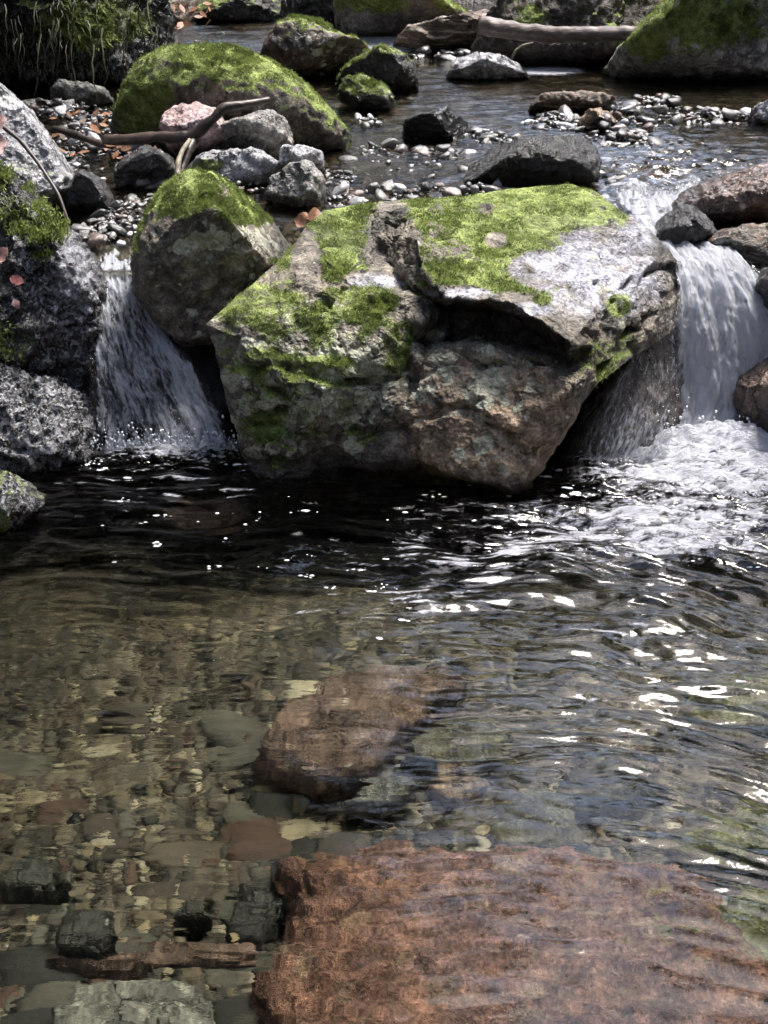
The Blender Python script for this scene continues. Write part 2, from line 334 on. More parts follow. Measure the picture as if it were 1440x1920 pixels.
def simple(key, stops, rough=.6, scale=8, stretch=(1, 1, 1), bump=.4, spec=.5):
    m, t, out = newmat(key); L = t.links.new
    tc = nd(t, 'TexCoord'); mp = nd(t, 'Mapping'); L(tc.outputs['Object'], mp.inputs[0]); mp.inputs['Scale'].default_value = stretch
    n = nd(t, 'TexNoise', i_Scale=scale, i_Detail=7, i_Roughness=.65); L(mp.outputs[0], n.inputs[0]); r = ramp(t, stops); L(n.outputs[0], r.inputs[0])
    b = nd(t, 'Bump', i_Strength=bump, i_Distance=.01); L(n.outputs[0], b.inputs['Height'])
    p = nd(t, 'BsdfPrincipled', i_Roughness=rough); p.inputs['Specular IOR Level'].default_value = spec; L(r.outputs[0], p.inputs['Base Color']); L(b.outputs[0], p.inputs['Normal']); L(p.outputs[0], out.inputs[0]); return m
M_log = simple('log_wood', [(.3, (.04, .03, .025)), (.55, (.12, .09, .078)), (.75, (.30, .24, .22))], .5, 10, (.6, 6, 6))
M_twig = simple('twig_bark', [(.35, (.012, .01, .009)), (.7, (.07, .045, .035))], .45, 20)
M_twigp = simple('pale_bark', [(.35, (.12, .1, .07)), (.7, (.38, .34, .24))], .6, 25)
M_bub = simple('bubble', [(.3, (.7, .71, .76)), (.7, (.85, .86, .9))], .15, 8, spec=1.0)
M_hill = simple('forest_floor', [(.3, (.010, .009, .006)), (.6, (.03, .024, .014)), (.8, (.035, .04, .015))], .9, 2.0)
def leaf_mat(key, a, b, trans=.25, rough=.5):
    m, t, out = newmat(key); L = t.links.new
    at = nd(t, 'Attribute', attribute_name='tone'); oi = nd(t, 'ObjectInfo')
    x = mathn(t, 'FRACT', mathn(t, 'ADD', at.outputs['Fac'], oi.outputs['Random'])); c = mixc(t, x, a, b)
    tcl = nd(t, 'TexCoord'); nl = nd(t, 'TexNoise', i_Scale=90, i_Detail=5, i_Roughness=.7); L(tcl.outputs['Object'], nl.inputs[0]); rl = ramp(t, [(.35, .45), (.65, 1.25)]); L(nl.outputs[0], rl.inputs[0])
    c = mixc(t, 1.0, c, rl.outputs[0], 'MULTIPLY')
    p = nd(t, 'BsdfPrincipled', i_Roughness=rough); L(c, p.inputs['Base Color']); p.inputs['Specular IOR Level'].default_value = .25
    tl = nd(t, 'BsdfTranslucent'); L(c, tl.inputs[0]); mx = nd(t, 'MixShader'); mx.inputs[0].default_value = trans
    L(p.outputs[0], mx.inputs[1]); L(tl.outputs[0], mx.inputs[2]); L(mx.outputs[0], out.inputs[0]); return m
M_leafg = leaf_mat('canopy_leaf', (.02, .03, .01), (.045, .065, .02), .2)
M_mossf = leaf_mat('moss_fuzz', (.065, .092, .024), (.32, .385, .115), .3, .8)
M_leafr = leaf_mat('red_leaf', (.40, .16, .14), (.52, .36, .34), .3)
M_leafy = leaf_mat('yellow_leaf', (.36, .30, .16), (.45, .40, .27), .2)
M_leafo = leaf_mat('orange_leaf', (.26, .13, .07), (.36, .2, .13), .2)

# ------------------------------------------------------------------ terrain: one bed from the pool over the ledge to the upper stream, and the valley round it
ZU = 0.42
def led(x): return 3.50 + .06*np.sin(3.1*x) + .10*sm(.7, 1.2, x) + .2*sm(-.2, -.38, x)
def height(x, y):
    P = np.stack([x*1.6, y*1.6, 0*x], -1); n = fbm(P, 4)
    pool = -.30 + .05*n + .10*sm(2.0, 1.0, y) - .16*sm(2.5, 3.05, y) - .14*sm(-.25, -.7, x)*sm(1.9, 2.4, y)
    upper = ZU - .07 + .05*n + .22*sm(8.4, 10.0, y)
    t = sm(-.12, .13, y - led(x) + .05*n)
    z = pool*(1-t) + upper*t
    lb = np.interp(y, [0, 2.0, 2.8, 3.4, 4.2, 5.0, 6.5, 12], [-2.2, -1.5, -1.05, -.98, -1.2, -1.55, -1.75, -1.6])
    rb = np.interp(y, [0, 2.0, 3.2, 3.8, 5.0, 6.5, 12], [2.3, 2.1, 1.7, 1.45, 1.75, 2.0, 1.6])
    d = np.maximum(np.maximum(lb - x, x - rb), (y-8.9)*.4) + .12*n
    d = np.maximum(d, (-1.4-y)*.6)
    z = z + np.where(d > 0, .95*d, 0)*sm(0, .3, d)
    return np.minimum(z, 14 + 2*n)
def heightfield(name, xs, ys, mat, **props):
    X, Y = np.meshgrid(xs, ys, indexing='ij'); x, y = X.ravel(), Y.ravel(); z = height(x, y)
    fine = np.stack([x*9, y*9, 0*x], -1)
    z = z + .018*fbm(fine, 3)*(props.pop('fine', 1))
    return mk(name, np.stack([x, y, z], -1), grid_faces(len(xs), len(ys)), mat, origin=np.array([0, 0, 0.]), **props)
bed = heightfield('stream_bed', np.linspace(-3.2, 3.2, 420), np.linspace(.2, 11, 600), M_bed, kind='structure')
def lod(a, b, n, m, far): return np.concatenate([-np.geomspace(far, -a+.2, m) if a < 0 else [], np.linspace(a, b, n), np.geomspace(b+.2, far, m)])
def hills():
    xs = lod(-4, 4, 24, 30, 150.); ys = lod(-3, 12, 40, 30, 150.)
    X, Y = np.meshgrid(xs, ys, indexing='ij'); x, y = X.ravel(), Y.ravel(); z = height(x, y) + .0
    inside = (np.abs(x) < 3.0) & (y > .4) & (y < 10.8)
    z = np.where(inside, z-1.2, z-.02)
    mk('ground', np.stack([x, y, z], -1), grid_faces(len(xs), len(ys)), M_hill, origin=np.zeros(3), kind='structure')
hills()

# ------------------------------------------------------------------ the wood on the valley sides (its canopy shades the stream and is mirrored in it)
def wood():
    Vs, Fs, T = [], [], []; nv = 0; r = np.random.default_rng(21); sd = np.array(sdir)
    def addq(c, s, k):
        nonlocal nv
        n = len(c); a = r.normal(size=(n, 3)); a /= np.linalg.norm(a, axis=1)[:, None]; b = np.cross(a, r.normal(size=(n, 3))); b /= np.linalg.norm(b, axis=1)[:, None]
        s = s*r.uniform(.6, 1.3, (n, 1))
        q = np.stack([c-a*s, c-b*s*.55, c+a*s, c+b*s*.55], 1).reshape(-1, 3)
        Vs.append(q); Fs.append(np.arange(n*4).reshape(n, 4)+nv); nv += n*4; T.append(np.repeat(r.uniform(0, 1, n), 4))
    trees = 0
    while trees < 125:
        x = r.uniform(-18, 18); y = r.uniform(-9, 28)
        if abs(x-.27*(y-4)) < (2.0 if y > 0 else 2.0) + max(0, y-5)*.15: continue
        if math.hypot(x, y) < 2.5: continue
        z0 = float(height(np.array([x]), np.array([y]))[0]); h = r.uniform(5, 11); R = r.uniform(1.8, 3.0)
        n = 900; d = r.normal(size=(n, 3)); d /= np.linalg.norm(d, axis=1)[:, None]
        lump = 1 + .35*pn(d*2.2+trees*3.7)
        c = np.array([x, y, z0+h*.62]) + d*(r.uniform(.25, 1, (n, 1))**.5)*np.array([R, R, h*.42])*lump[:, None]
        q = c - np.array([0, 3.8, .3]); along = q@sd; perp = np.linalg.norm(q-along[:, None]*sd, axis=1)
        c = c[(perp > 2.6) | (along < 0)]  # leaves in the sun's path left out to let light onto the stream
        if len(c): addq(c, .2, 0)
        a = np.linspace(0, 2*math.pi, 6, endpoint=False); ring = np.stack([np.cos(a), np.sin(a), 0*a], -1)
        tv = np.concatenate([np.array([x, y, z0-.3])+ring*.2, np.array([x+.2, y, z0+h*.9])+ring*.05]); tf = np.array([[k, (k+1) % 6, 6+(k+1) % 6, 6+k] for k in range(6)])
        Vs.append(tv); Fs.append(tf+nv); nv += 12; T.append(np.zeros(12)); trees += 1
    for k in range(60):   # unseen leaf clusters added overhead to keep sky reflections off the near pool
        x = r.uniform(-3.2, 1.2); y = r.uniform(3.5, 10.5); z = r.uniform(4.5, 7.5); n = 420
        if x > -.6 + .0*y and y > 8: continue
        d = r.normal(size=(n, 3)); c = np.array([x, y, z]) + d*np.array([.55, .5, .22])
        q = c - np.array([0, 3.8, .3]); along = q@sd; perp = np.linalg.norm(q-along[:, None]*sd, axis=1); c = c[perp > 2.0]
        if len(c): addq(c, .12, 0)
    mk('forest', np.concatenate(Vs), np.concatenate(Fs), M_leafg, attrs={'tone': np.concatenate(T)}, smooth=False, kind='stuff')
wood()

# ------------------------------------------------------------------ rocks
def fuzz(parent, V, N, w, n, size, seed, hang=0.0):
    """moss: many small pointed leaves standing on the mossy area; one child of the rock"""
    r = np.random.default_rng(seed); w = np.clip(w, 0, 1); 
    if w.sum() < 1: return
    i = r.choice(len(V), n, p=w/w.sum()); 
    c = V[i] + r.normal(size=(n, 3))*size*.7
    d = N[i]*.7 + r.normal(size=(n, 3))*.45 + np.array([0, 0, .25-hang]); d /= np.linalg.norm(d, axis=1)[:, None]
    s = np.cross(d, r.normal(size=(n, 3))); s /= np.linalg.norm(s, axis=1)[:, None]
    L = size*r.uniform(.5, 1.5, (n, 1))*(1+2*hang)
    q = np.stack([c-s*L*.22-N[i]*L*.2, c+s*L*.22-N[i]*L*.2, c+d*L], 1).reshape(-1, 3)
    tone = np.clip(.5 + .75*fbm(V[i]*16, 4) + r.uniform(-.12, .12, n), 0, .98)
    o = mk('moss', q, np.arange(n*3).reshape(n, 3), M_mossf, origin=np.array(parent.location), parent=parent, attrs={'tone': np.repeat(tone, 3)}, smooth=False, kind='stuff')
    return o
def ell(u, v, e): return np.clip(1.3-np.hypot((u-e[0])/e[2], (v-e[1])/e[3]), 0, 1)
def smoothmask(nz, noise, thr): return np.clip((nz + .55*noise - thr)*2.2 + .5, 0, 1)

def finish(name, V, F, mat, label, cat, group, mossthr, bare, add, lich_glint, wet, nfuzz, fs, seed, hang=0., tan=(), pale=()):
    N = vnormals(V, F); u, v = proj(V)
    moss = np.zeros(len(V))
    if mossthr is not None:
        moss = smoothmask(N[:, 2], fbm(V*5+seed, 4), mossthr)
        for e in bare: moss = moss*(1-np.clip(ell(u, v, e)*2.5*(1+.8*fbm(V*16, 3)), 0, 1))
        for e in add: moss = np.maximum(moss, np.clip(ell(u, v, e)*1.6*(1+.8*fbm(V*16+5, 3)), 0, 1)*(e[4] if len(e) > 4 else 1))
    li = np.full(len(V), lich_glint[0] if lich_glint else 0.)
    if lich_glint:
        for e in lich_glint[1:]: li = li + ell(u, v, e)*e[4]
    we = np.zeros(len(V))
    for e in wet: we = np.maximum(we, np.clip(ell(u, v, e)*2, 0, 1))
    ta = np.zeros(len(V))
    for e in tan: ta = np.maximum(ta, np.clip(ell(u, v, e)*2.2*(1+.5*fbm(V*9, 3)), 0, 1))
    pl = np.zeros(len(V)); hz = V[:, 2] - np.where(V[:, 1] < 3.45, 0, ZU) + .03*fbm(V*11, 3); damp = sm(.075, .015, hz)*(hz > -.2) if not name.startswith('sunken') else 0*pl; we0 = damp
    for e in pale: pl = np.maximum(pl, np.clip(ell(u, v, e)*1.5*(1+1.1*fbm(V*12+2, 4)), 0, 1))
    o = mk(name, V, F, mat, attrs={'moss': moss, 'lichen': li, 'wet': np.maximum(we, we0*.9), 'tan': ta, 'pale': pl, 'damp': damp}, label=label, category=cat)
    if group: o['group'] = group
    if nfuzz:
        vis = np.clip((moss-.45)*3, 0, 1)*np.clip(.55+1.6*fbm(V*13+9, 4), .04, 1)*(((CAM-V)*N).sum(1) > -.25)
        fuzz(o, V, N, vis, nfuzz, fs, seed, hang)
    return o

def rock(name, label, poly, vb, depth, mat, z=ZU, y=None, sub=6, seed=1, disp=.05, freq=1.0, facets=5, box=.72, cut=(.62, .86), cat='rock', group=None,
         moss=None, bare=(), add=(), lich_glint=None, wet=(), nfuzz=0, fs=.012, strata=0., center=None, hang=0., rough=.35, pale=()):
    r = np.random.default_rng(seed); P = np.array(poly, float)
    group = group or {'rock': 'rocks standing in the stream', 'mossy_rock': 'small mossy rocks in the upper stream', 'mossy_boulder': 'mossy boulders', 'bank_rock': 'wet rocks of the left bank'}.get(name)
    c = center or (P.mean(0)*.5 + .5*(P.max(0)+P.min(0))/2)
    g, (R,) = polar(poly, c, 720, 3); gs, (Rs,) = polar(poly, c, 720, 60)
    if y is None: y = float(at_z(c[0], vb, z)[1]) + depth*.75
    C = at_y(c[0], c[1], y); sc = float((C-CAM)@FWD)/FPX
    D, F = ico(sub)
    rho = np.hypot(D[:, 0], D[:, 2]); ph = np.arctan2(-D[:, 2], D[:, 0]); f = np.sign(D[:, 1])*np.abs(D[:, 1])**box
    q = rho**box
    rr = np.interp(ph, g, R, period=2*math.pi)*q + np.interp(ph, g, Rs, period=2*math.pi)*(1-q)
    wob = 1
    a = np.cos(ph)*rr*q*sc; b = -np.sin(ph)*rr*q*sc; f = f*depth
    L = np.stack([a, b, f], -1); dims = np.abs(L).max(0)+1e-6
    for k in range(facets):
        n = r.normal(size=3); n[2] = -abs(n[2])*1.1-.35; n /= np.linalg.norm(n); n = n/dims; n /= np.linalg.norm(n)
        h = (L@n); lim = h.max()*r.uniform(*cut); over = np.maximum(h-lim, 0); L = L - over[:, None]*n*.92
    V = C + L[:, :1]*RGT + L[:, 1:2]*UPV + L[:, 2:]*FWD
    size = float(np.mean(dims)); N = vnormals(V, F); Q = V/size*freq + seed*7.7
    h = fbm(Q*1.3, 2)*.8 + ridge(Q*2.6, 4)*.22*(1+rough) + fbm(Q*7, 3)*.28*rough/.35*.6
    if strata: h = h + strata*np.sin((V[:, 2]*.8+V[:, 0]*.35)/size*14 + 3*fbm(Q, 2))
    V = V + N*(h*disp*size)[:, None]*(.35+.65*np.clip(1-np.abs(rho)**6, 0, 1))[:, None]
    if sub > 5: V = V + N*((fbm(V*28, 3)*.005 + (ridge(V*20+3, 3)-.7)*.004)*(rough/.35)*min(1.5, y/3.6) )[:, None]
    return finish(name, V, F, mat, label, cat, group, moss, bare, add, lich_glint, wet, nfuzz, fs, seed, hang, pale=pale)

# -- the big boulder in the middle: a chiselled front (pixel, pixel, metres) turned into a solid
def hero():
    B = [(500, 930, 3.06), (452, 850, 3.12), (425, 760, 3.14), (410, 690, 3.15), (386, 608, 3.17), (440, 560, 3.30), (500, 510, 3.40), (555, 455, 3.55), (578, 418, 3.66), (610, 394, 3.75),
         (680, 383, 3.80), (780, 374, 3.86), (880, 367, 3.90), (960, 354, 3.94), (1060, 345, 3.94), (1110, 354, 3.86), (1160, 393, 3.72), (1215, 430, 3.60), (1245, 460, 3.53),
         (1272, 490, 3.50), (1282, 560, 3.45), (1255, 625, 3.36), (1190, 665, 3.22), (1130, 715, 3.08), (1075, 790, 3.0), (1040, 850, 3.0), (1005, 905, 2.98), (985, 950, 3.05), (900, 960, 3.12), (780, 940, 3.16), (690, 940, 3.14), (600, 940, 3.12)]
    I = [(440, 578, 3.2), (527, 531, 3.29), (575, 482, 3.42), (600, 440, 3.58), (640, 430, 3.6), (620, 500, 3.34), (660, 530, 3.28), (700, 543, 3.24), (748, 553, 3.22),
         (650, 470, 3.45), (690, 396, 3.76), (700, 440, 3.64), (725, 490, 3.50), (755, 535, 3.34),
         (778, 402, 3.60), (787, 455, 3.38), (798, 508, 3.24), (815, 540, 3.17), (835, 553, 3.135), (900, 563, 3.10), (960, 574, 3.07), (1010, 602, 3.03), (1066, 643, 2.97),
         (880, 460, 3.41), (950, 475, 3.38), (1060, 450, 3.49), (1100, 530, 3.24), (1000, 540, 3.19), (1150, 560, 3.22), (1190, 510, 3.35), (1222, 465, 3.48), (1130, 440, 3.55),
         (812, 562, 3.25), (842, 570, 3.33), (905, 582, 3.36), (965, 594, 3.33), (1008, 622, 3.25), (1052, 655, 3.12), (800, 650, 3.26), (850, 636, 3.30), (930, 636, 3.28), (1000, 648, 3.18), (1060, 680, 3.08),
         (785, 694, 3.10), (830, 662, 3.11), (880, 652, 3.12), (940, 657, 3.09), (1000, 668, 3.04), (1080, 724, 2.97), (1110, 690, 3.04),
         (765, 770, 3.06), (790, 790, 3.02), (870, 760, 3.03), (980, 780, 2.96), (1050, 800, 2.975), (1150, 630, 3.17), (1210, 590, 3.30), (1110, 650, 3.06),
         (778, 856, 3.03), (830, 872, 3.0), (890, 893, 2.965), (952, 918, 2.915), (985, 905, 2.93), (1000, 880, 2.945), (1040, 815, 2.96),
         (800, 885, 3.14), (890, 912, 3.10), (950, 936, 3.06), (920, 830, 2.97), (860, 820, 3.0),
         (470, 640, 3.12), (560, 600, 3.17), (650, 582, 3.18), (600, 545, 3.24), (745, 590, 3.19), (790, 600, 3.18), (770, 640, 3.19), (700, 650, 3.10), (450, 725, 3.10), (540, 720, 3.05), (640, 715, 3.06), (720, 715, 3.11), (768, 700, 3.16),
         (470, 810, 3.08), (560, 822, 3.045), (640, 848, 3.08), (700, 790, 3.09), (745, 860, 3.075), (690, 868, 3.075), (540, 868, 3.06), (600, 872, 3.12), (500, 880, 3.08), (740, 895, 3.12), (650, 890, 3.13)]
    nb = len(B); pts = [Vector(p[:2]) for p in B+I]; yy = np.array([p[2] for p in B+I])
    edges = [(k, (k+1) % nb) for k in range(nb)]
    def ch(*ps):
        ids = [nb+[q[:2] for q in I].index(p) for p in ps]; edges.extend(zip(ids[:-1], ids[1:]))
    ch((778, 402), (787, 455), (798, 508), (815, 540), (835, 553), (900, 563), (960, 574), (1010, 602), (1066, 643), (1150, 560), (1190, 510), (1222, 465))
    ch((690, 396), (700, 440), (725, 490), (755, 535)); ch((620, 500), (660, 530), (700, 543), (748, 553)); ch((812, 562), (842, 570), (905, 582), (965, 594), (1008, 622), (1052, 655))
    ch((785, 694), (830, 662), (880, 652), (940, 657), (1000, 668), (1080, 724)); ch((778, 856), (830, 872), (890, 893), (952, 918), (985, 905)); ch((440, 578), (527, 531), (575, 482))
    ch((785, 694), (765, 770), (778, 856)); ch((800, 885), (890, 912), (950, 936))
    vo, eo, fo, ov, oe, of = geometry.delaunay_2d_cdt(pts, edges, [], 1, 1e-4)
    vo = np.array([p[:] for p in vo]); yv = np.array([yy[o[0]] if o else np.nan for o in ov]); 
    T = np.array([f[:] if len(f) == 3 else f[:3] for f in fo])
    T = T[~np.isnan(yv[T]).any(1)]
    c = np.array([800., 655.]); nphi, nr = 900, 230
    g, cols = polar(B, c, nphi, 2); R, Yb = cols
    rho = np.linspace(0, 1, nr+1)[1:]**.8
    RH, PH = np.meshgrid(rho, g, indexing='ij'); RR = np.broadcast_to(R, RH.shape)
    U = c[0] + np.cos(PH)*RR*RH; Vv = c[1] + np.sin(PH)*RR*RH
    def look(U, Vv):
        u, v = U.ravel(), Vv.ravel(); out = np.full(len(u), np.nan)
        for t in T:
            a, b, d = vo[t]; det = (b[0]-a[0])*(d[1]-a[1])-(d[0]-a[0])*(b[1]-a[1])
            if abs(det) < 1e-9: continue
            box = np.nonzero((u >= min(a[0], b[0], d[0])-.5) & (u <= max(a[0], b[0], d[0])+.5) & (v >= min(a[1], b[1], d[1])-.5) & (v <= max(a[1], b[1], d[1])+.5))[0]
            if not len(box): continue
            l1 = ((b[0]-u[box])*(d[1]-v[box])-(d[0]-u[box])*(b[1]-v[box]))/det; l2 = ((d[0]-u[box])*(a[1]-v[box])-(a[0]-u[box])*(d[1]-v[box]))/det; l3 = 1-l1-l2
            ok = (l1 > -.01) & (l2 > -.01) & (l3 > -.01); out[box[ok]] = (l1*yv[t[0]]+l2*yv[t[1]]+l3*yv[t[2]])[ok]
        bad = np.isnan(out)
        if U.size > 1: out[bad] = np.broadcast_to(Yb, U.shape).ravel()[bad]
        return out.reshape(U.shape)
    fade = np.clip((1-RH)*12, 0, 1)
    P0 = np.stack([U.ravel()/90, Vv.ravel()/90, 0*U.ravel()], -1)
    du = (fbm(P0, 4)*9).reshape(U.shape)*fade; dv = (fbm(P0+31, 4)*9).reshape(U.shape)*fade
    Y = look(U+du, Vv+dv)
    for _ in range(1):   # soften creases by about a millimetre or two
        Yp = np.pad(Y, ((1, 1), (0, 0)), mode='edge'); Y = .5*Y + .125*(Yp[:-2]+Yp[2:]+np.roll(Y, 1, 1)+np.roll(Y, -1, 1))
    front = at_y(U.ravel(), Vv.ravel(), Y.ravel())
    cen = at_y(c[0], c[1], float(look(np.array([[c[0]]]), np.array([[c[1]]]))[0, 0]))
    nb2 = 24; rb = np.linspace(1, 0.02, nb2+1)[1:]
    RB, PB = np.meshgrid(rb, g, indexing='ij'); UB = c[0]+np.cos(PB)*R*RB; VB = c[1]+np.sin(PB)*R*RB
    YB = Yb + .25*np.sqrt(1-RB**2) + (np.maximum(4.0-Yb, 0))*(1-RB)
    back = at_y(UB.ravel(), VB.ravel(), YB.ravel())
    V = np.concatenate([cen[None], front, back]); n0 = 1
    F = grid_faces(nr+nb2, nphi, True)+1
    cap = np.array([[0, 1+k, 1+(k+1) % nphi, 1+(k+1) % nphi] for k in range(nphi)])
    tri = np.concatenate([F[:, [0, 1, 2]], F[:, [0, 2, 3]], cap[:, :3]])
    fn = np.cross(V[tri[:, 1]]-V[tri[:, 0]], V[tri[:, 2]]-V[tri[:, 0]])
    if (fn*(CAM-V[tri[:, 0]]))[:nphi*60].sum() < 0: tri = tri[:, ::-1]
    tri = tri[:, :]
    N = vnormals(V, tri); u, v = proj(V)
    blockr = ell(u, v, (930, 790, 190, 170))
    h = fbm(V*5, 3)*.012 + (ridge(V*11, 4)-.6)*.006 + fbm(V*30, 3)*.006 + (fbm(V*75, 2))*.0026
    # bedding cracks across the front and a step pattern in the lower block
    cr = ridge(V*np.array([3, 3, 6])+4, 3); h = h - .035*np.clip(cr-1.2, 0, .4)/.4*(1-sm(.75, .9, N[:, 2]))
    st = np.floor((V[:, 2]*.7+V[:, 0]*.5+.05*fbm(V*6, 2))*26); h = h + (np.modf(np.abs(np.sin(st*12.9))*43.7)[0]-.5)*.010*(1-sm(.5, .8, N[:, 2]))
    edge = np.concatenate([[1], fade.ravel(), np.zeros(len(back))]); 
    V = V + N*(h*(.3+.7*edge))[:, None]
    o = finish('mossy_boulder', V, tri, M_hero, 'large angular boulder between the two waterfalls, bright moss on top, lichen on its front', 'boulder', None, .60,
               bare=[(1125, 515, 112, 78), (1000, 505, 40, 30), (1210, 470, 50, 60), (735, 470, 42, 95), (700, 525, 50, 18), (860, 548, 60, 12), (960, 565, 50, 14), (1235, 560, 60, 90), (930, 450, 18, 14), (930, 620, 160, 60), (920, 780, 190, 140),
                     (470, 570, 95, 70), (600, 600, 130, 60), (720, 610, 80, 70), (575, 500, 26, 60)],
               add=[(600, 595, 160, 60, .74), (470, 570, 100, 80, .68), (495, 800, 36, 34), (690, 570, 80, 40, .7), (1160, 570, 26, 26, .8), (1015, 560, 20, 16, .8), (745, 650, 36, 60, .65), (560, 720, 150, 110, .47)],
               lich_glint=[.35, (560, 720, 170, 140, 1.8), (880, 710, 130, 80, 1.7), (920, 850, 90, 50, .7), (700, 670, 120, 120, 1.2), (1100, 500, 120, 100, .3)],
               wet=[(1110, 500, 140, 110), (1240, 560, 70, 120), (1000, 500, 60, 50)], nfuzz=150000, fs=.0036, tan=[(920, 790, 150, 120)], pale=[(1125, 515, 108, 76), (1000, 505, 40, 28), (1195, 450, 40, 30), (700, 528, 45, 14), (860, 550, 60, 10), (990, 580, 50, 12)], seed=11)  # the right slope's pale patches paint in its wet sky glare
    return o
hero()

# dark slab that leans beside it under the right fall
rock('leaning_slab', 'dark wet slab leaning against the right side of the large boulder, water film on it',
     [(1284, 520), (1290, 700), (1272, 850), (1190, 850), (1100, 930), (1000, 990), (950, 1000), (1000, 905), (1060, 815), (1110, 740), (1180, 640), (1235, 560)], 900, .12, M_film, y=3.34, sub=6, seed=5, disp=.05, facets=2, cat='slab', wet=[(1150, 780, 200, 200)])

MB = dict(cat='boulder')
rock('mossy_boulder', 'rounded mossy boulder above the left waterfall, dark and overhanging below',
     [(262, 470), (285, 410), (320, 360), (365, 333), (410, 339), (470, 367), (520, 398), (556, 436), (548, 480), (500, 530), (440, 580), (390, 640), (340, 645), (295, 610), (262, 560), (254, 510)], 600, .26, M_hero, y=3.55, sub=7, seed=2, disp=.045, facets=2, box=.85, moss=.52,
     bare=[(410, 450, 120, 50), (330, 580, 120, 80)], add=[(330, 370, 70, 40), (470, 390, 60, 35)], lich_glint=[.5, (410, 460, 120, 45, 1.6)], nfuzz=60000, fs=.0038, **MB)
rock('mossy_boulder', 'long domed boulder under bright moss behind the driftwood branch',
     [(212, 250), (235, 190), (265, 140), (310, 120), (400, 116), (470, 122), (520, 140), (570, 170), (620, 215), (657, 258), (650, 292), (560, 312), (460, 312), (340, 305), (240, 285)], 298, .42, M_hero, sub=7, seed=8, disp=.035, facets=1, box=.95, moss=.30,
     bare=[(430, 265, 110, 62), (530, 260, 70, 40), (395, 200, 40, 26)], add=[(270, 190, 60, 80)], lich_glint=[.2], nfuzz=60000, fs=.0042, **MB)
rock('mossy_boulder', 'big sloping mossy boulder at the water edge beyond the gravel bar',
     [(1128, 138), (1160, 100), (1210, 55), (1250, 0), (1290, -60), (1400, -110), (1560, -100), (1640, 0), (1640, 120), (1560, 182), (1440, 182), (1300, 178), (1200, 172), (1140, 164)], 168, .8, M_grey, sub=7, seed=14, disp=.05, facets=3, box=.88, moss=.42,
     bare=[(1430, 100, 90, 80), (1165, 130, 40, 40), (1270, 125, 110, 34)], add=[(1300, 40, 150, 60), (1215, 80, 50, 40)], lich_glint=[.9, (1250, 110, 120, 40, 1.2)], nfuzz=60000, fs=.0055, **MB)
rock('boulder', 'broad grey brown boulder behind the fallen log',
     [(880, 115), (900, 60), (930, 20), (980, -40), (1080, -70), (1200, -60), (1270, 0), (1250, 60), (1180, 115), (1100, 138), (960, 135)], 132, .5, M_umber, sub=7, seed=17, disp=.14, facets=5, moss=.9, add=[(985, 30, 40, 22)], **MB)
rock('slanted_slab', 'rust streaked slab sloping down left of the fallen log',
     [(735, 98), (760, 72), (830, 48), (900, 30), (958, 26), (945, 60), (900, 88), (850, 108), (780, 110)], 102, .3, M_rust, sub=6, seed=19, disp=.12, facets=7, box=.6, strata=.2, cat='slab')
rock('mossy_rock', 'pale rock with a cap of green moss at the far end of the stream',
     [(632, 75), (628, 20), (650, -12), (720, -32), (800, -22), (880, -5), (888, 28), (800, 52), (772, 85), (700, 95), (650, 92)], 88, .45, M_grey, sub=6, seed=23, disp=.07, facets=5, moss=.5, add=[(700, 5, 80, 20), (860, 5, 50, 18)], bare=[(700, 60, 80, 32)], nfuzz=16000, fs=.006)
rock('rock', 'upright grey wet rock beside the pale moss capped rock',
     [(524, 68), (530, 10), (560, -22), (620, -22), (642, 20), (637, 76), (580, 80)], 70, .3, M_bank, sub=6, seed=29, disp=.09, facets=4)
rock('mossy_rock', 'dark mossy rock over black shade at the far stream edge',
     [(366, 50), (390, 0), (430, -27), (500, -27), (537, 0), (532, 52), (450, 60), (390, 60)], 52, .3, M_dark, sub=6, seed=31, disp=.09, facets=4, moss=.5, nfuzz=9000, fs=.006)
rock('rock', 'small brown rock at far left bank among leaf litter',
     [(298, 55), (305, 10), (340, -17), (385, 0), (388, 48), (340, 64)], 54, .25, M_brown, sub=5, seed=37, disp=.1, facets=4, moss=.8)
rock('mossy_rock', 'flat topped brown rock with pale moss in mid stream',
     [(474, 128), (490, 78), (515, 55), (570, 58), (620, 70), (645, 95), (695, 105), (684, 148), (620, 164), (540, 160), (490, 152)], 152, .32, M_brown, sub=6, seed=41, disp=.05, facets=5, moss=.62, bare=[(520, 115, 50, 45), (620, 135, 50, 22)], lich_glint=[.3, (590, 90, 60, 30, .8)], nfuzz=14000, fs=.005)
rock('mossy_rock', 'dark round rock with thin moss touching the flat topped one',
     [(625, 150), (650, 112), (700, 98), (745, 112), (778, 138), (783, 168), (740, 184), (680, 180), (630, 172)], 175, .28, M_dark, sub=6, seed=43, disp=.08, facets=5, moss=.75, lich_glint=[.2], nfuzz=9000, fs=.005)
rock('mossy_rock', 'small dark rock with yellow green moss over its top edge',
     [(634, 180), (655, 150), (690, 153), (720, 168), (740, 198), (732, 216), (690, 214), (660, 206)], 208, .16, M_dark, sub=6, seed=47, disp=.09, facets=4, moss=.62, bare=[(690, 197, 40, 16)], nfuzz=8000, fs=.005)
rock('rock', 'low white wet rock in the water below the fallen log',
     [(835, 152), (855, 120), (890, 116), (940, 126), (985, 121), (990, 152), (930, 160), (870, 160)], 152, .22, M_pale, sub=6, seed=53, disp=.07, facets=4, wet=[(910, 135, 100, 40)])
rock('slate_rock', 'black slate block with a flat slanted face in mid stream',
     [(756, 258), (760, 222), (800, 212), (850, 217), (876, 228), (884, 264), (860, 278), (800, 276), (765, 270)], 268, .2, M_slate, sub=6, seed=59, disp=.03, facets=7, box=.55, cut=(.55, .8))
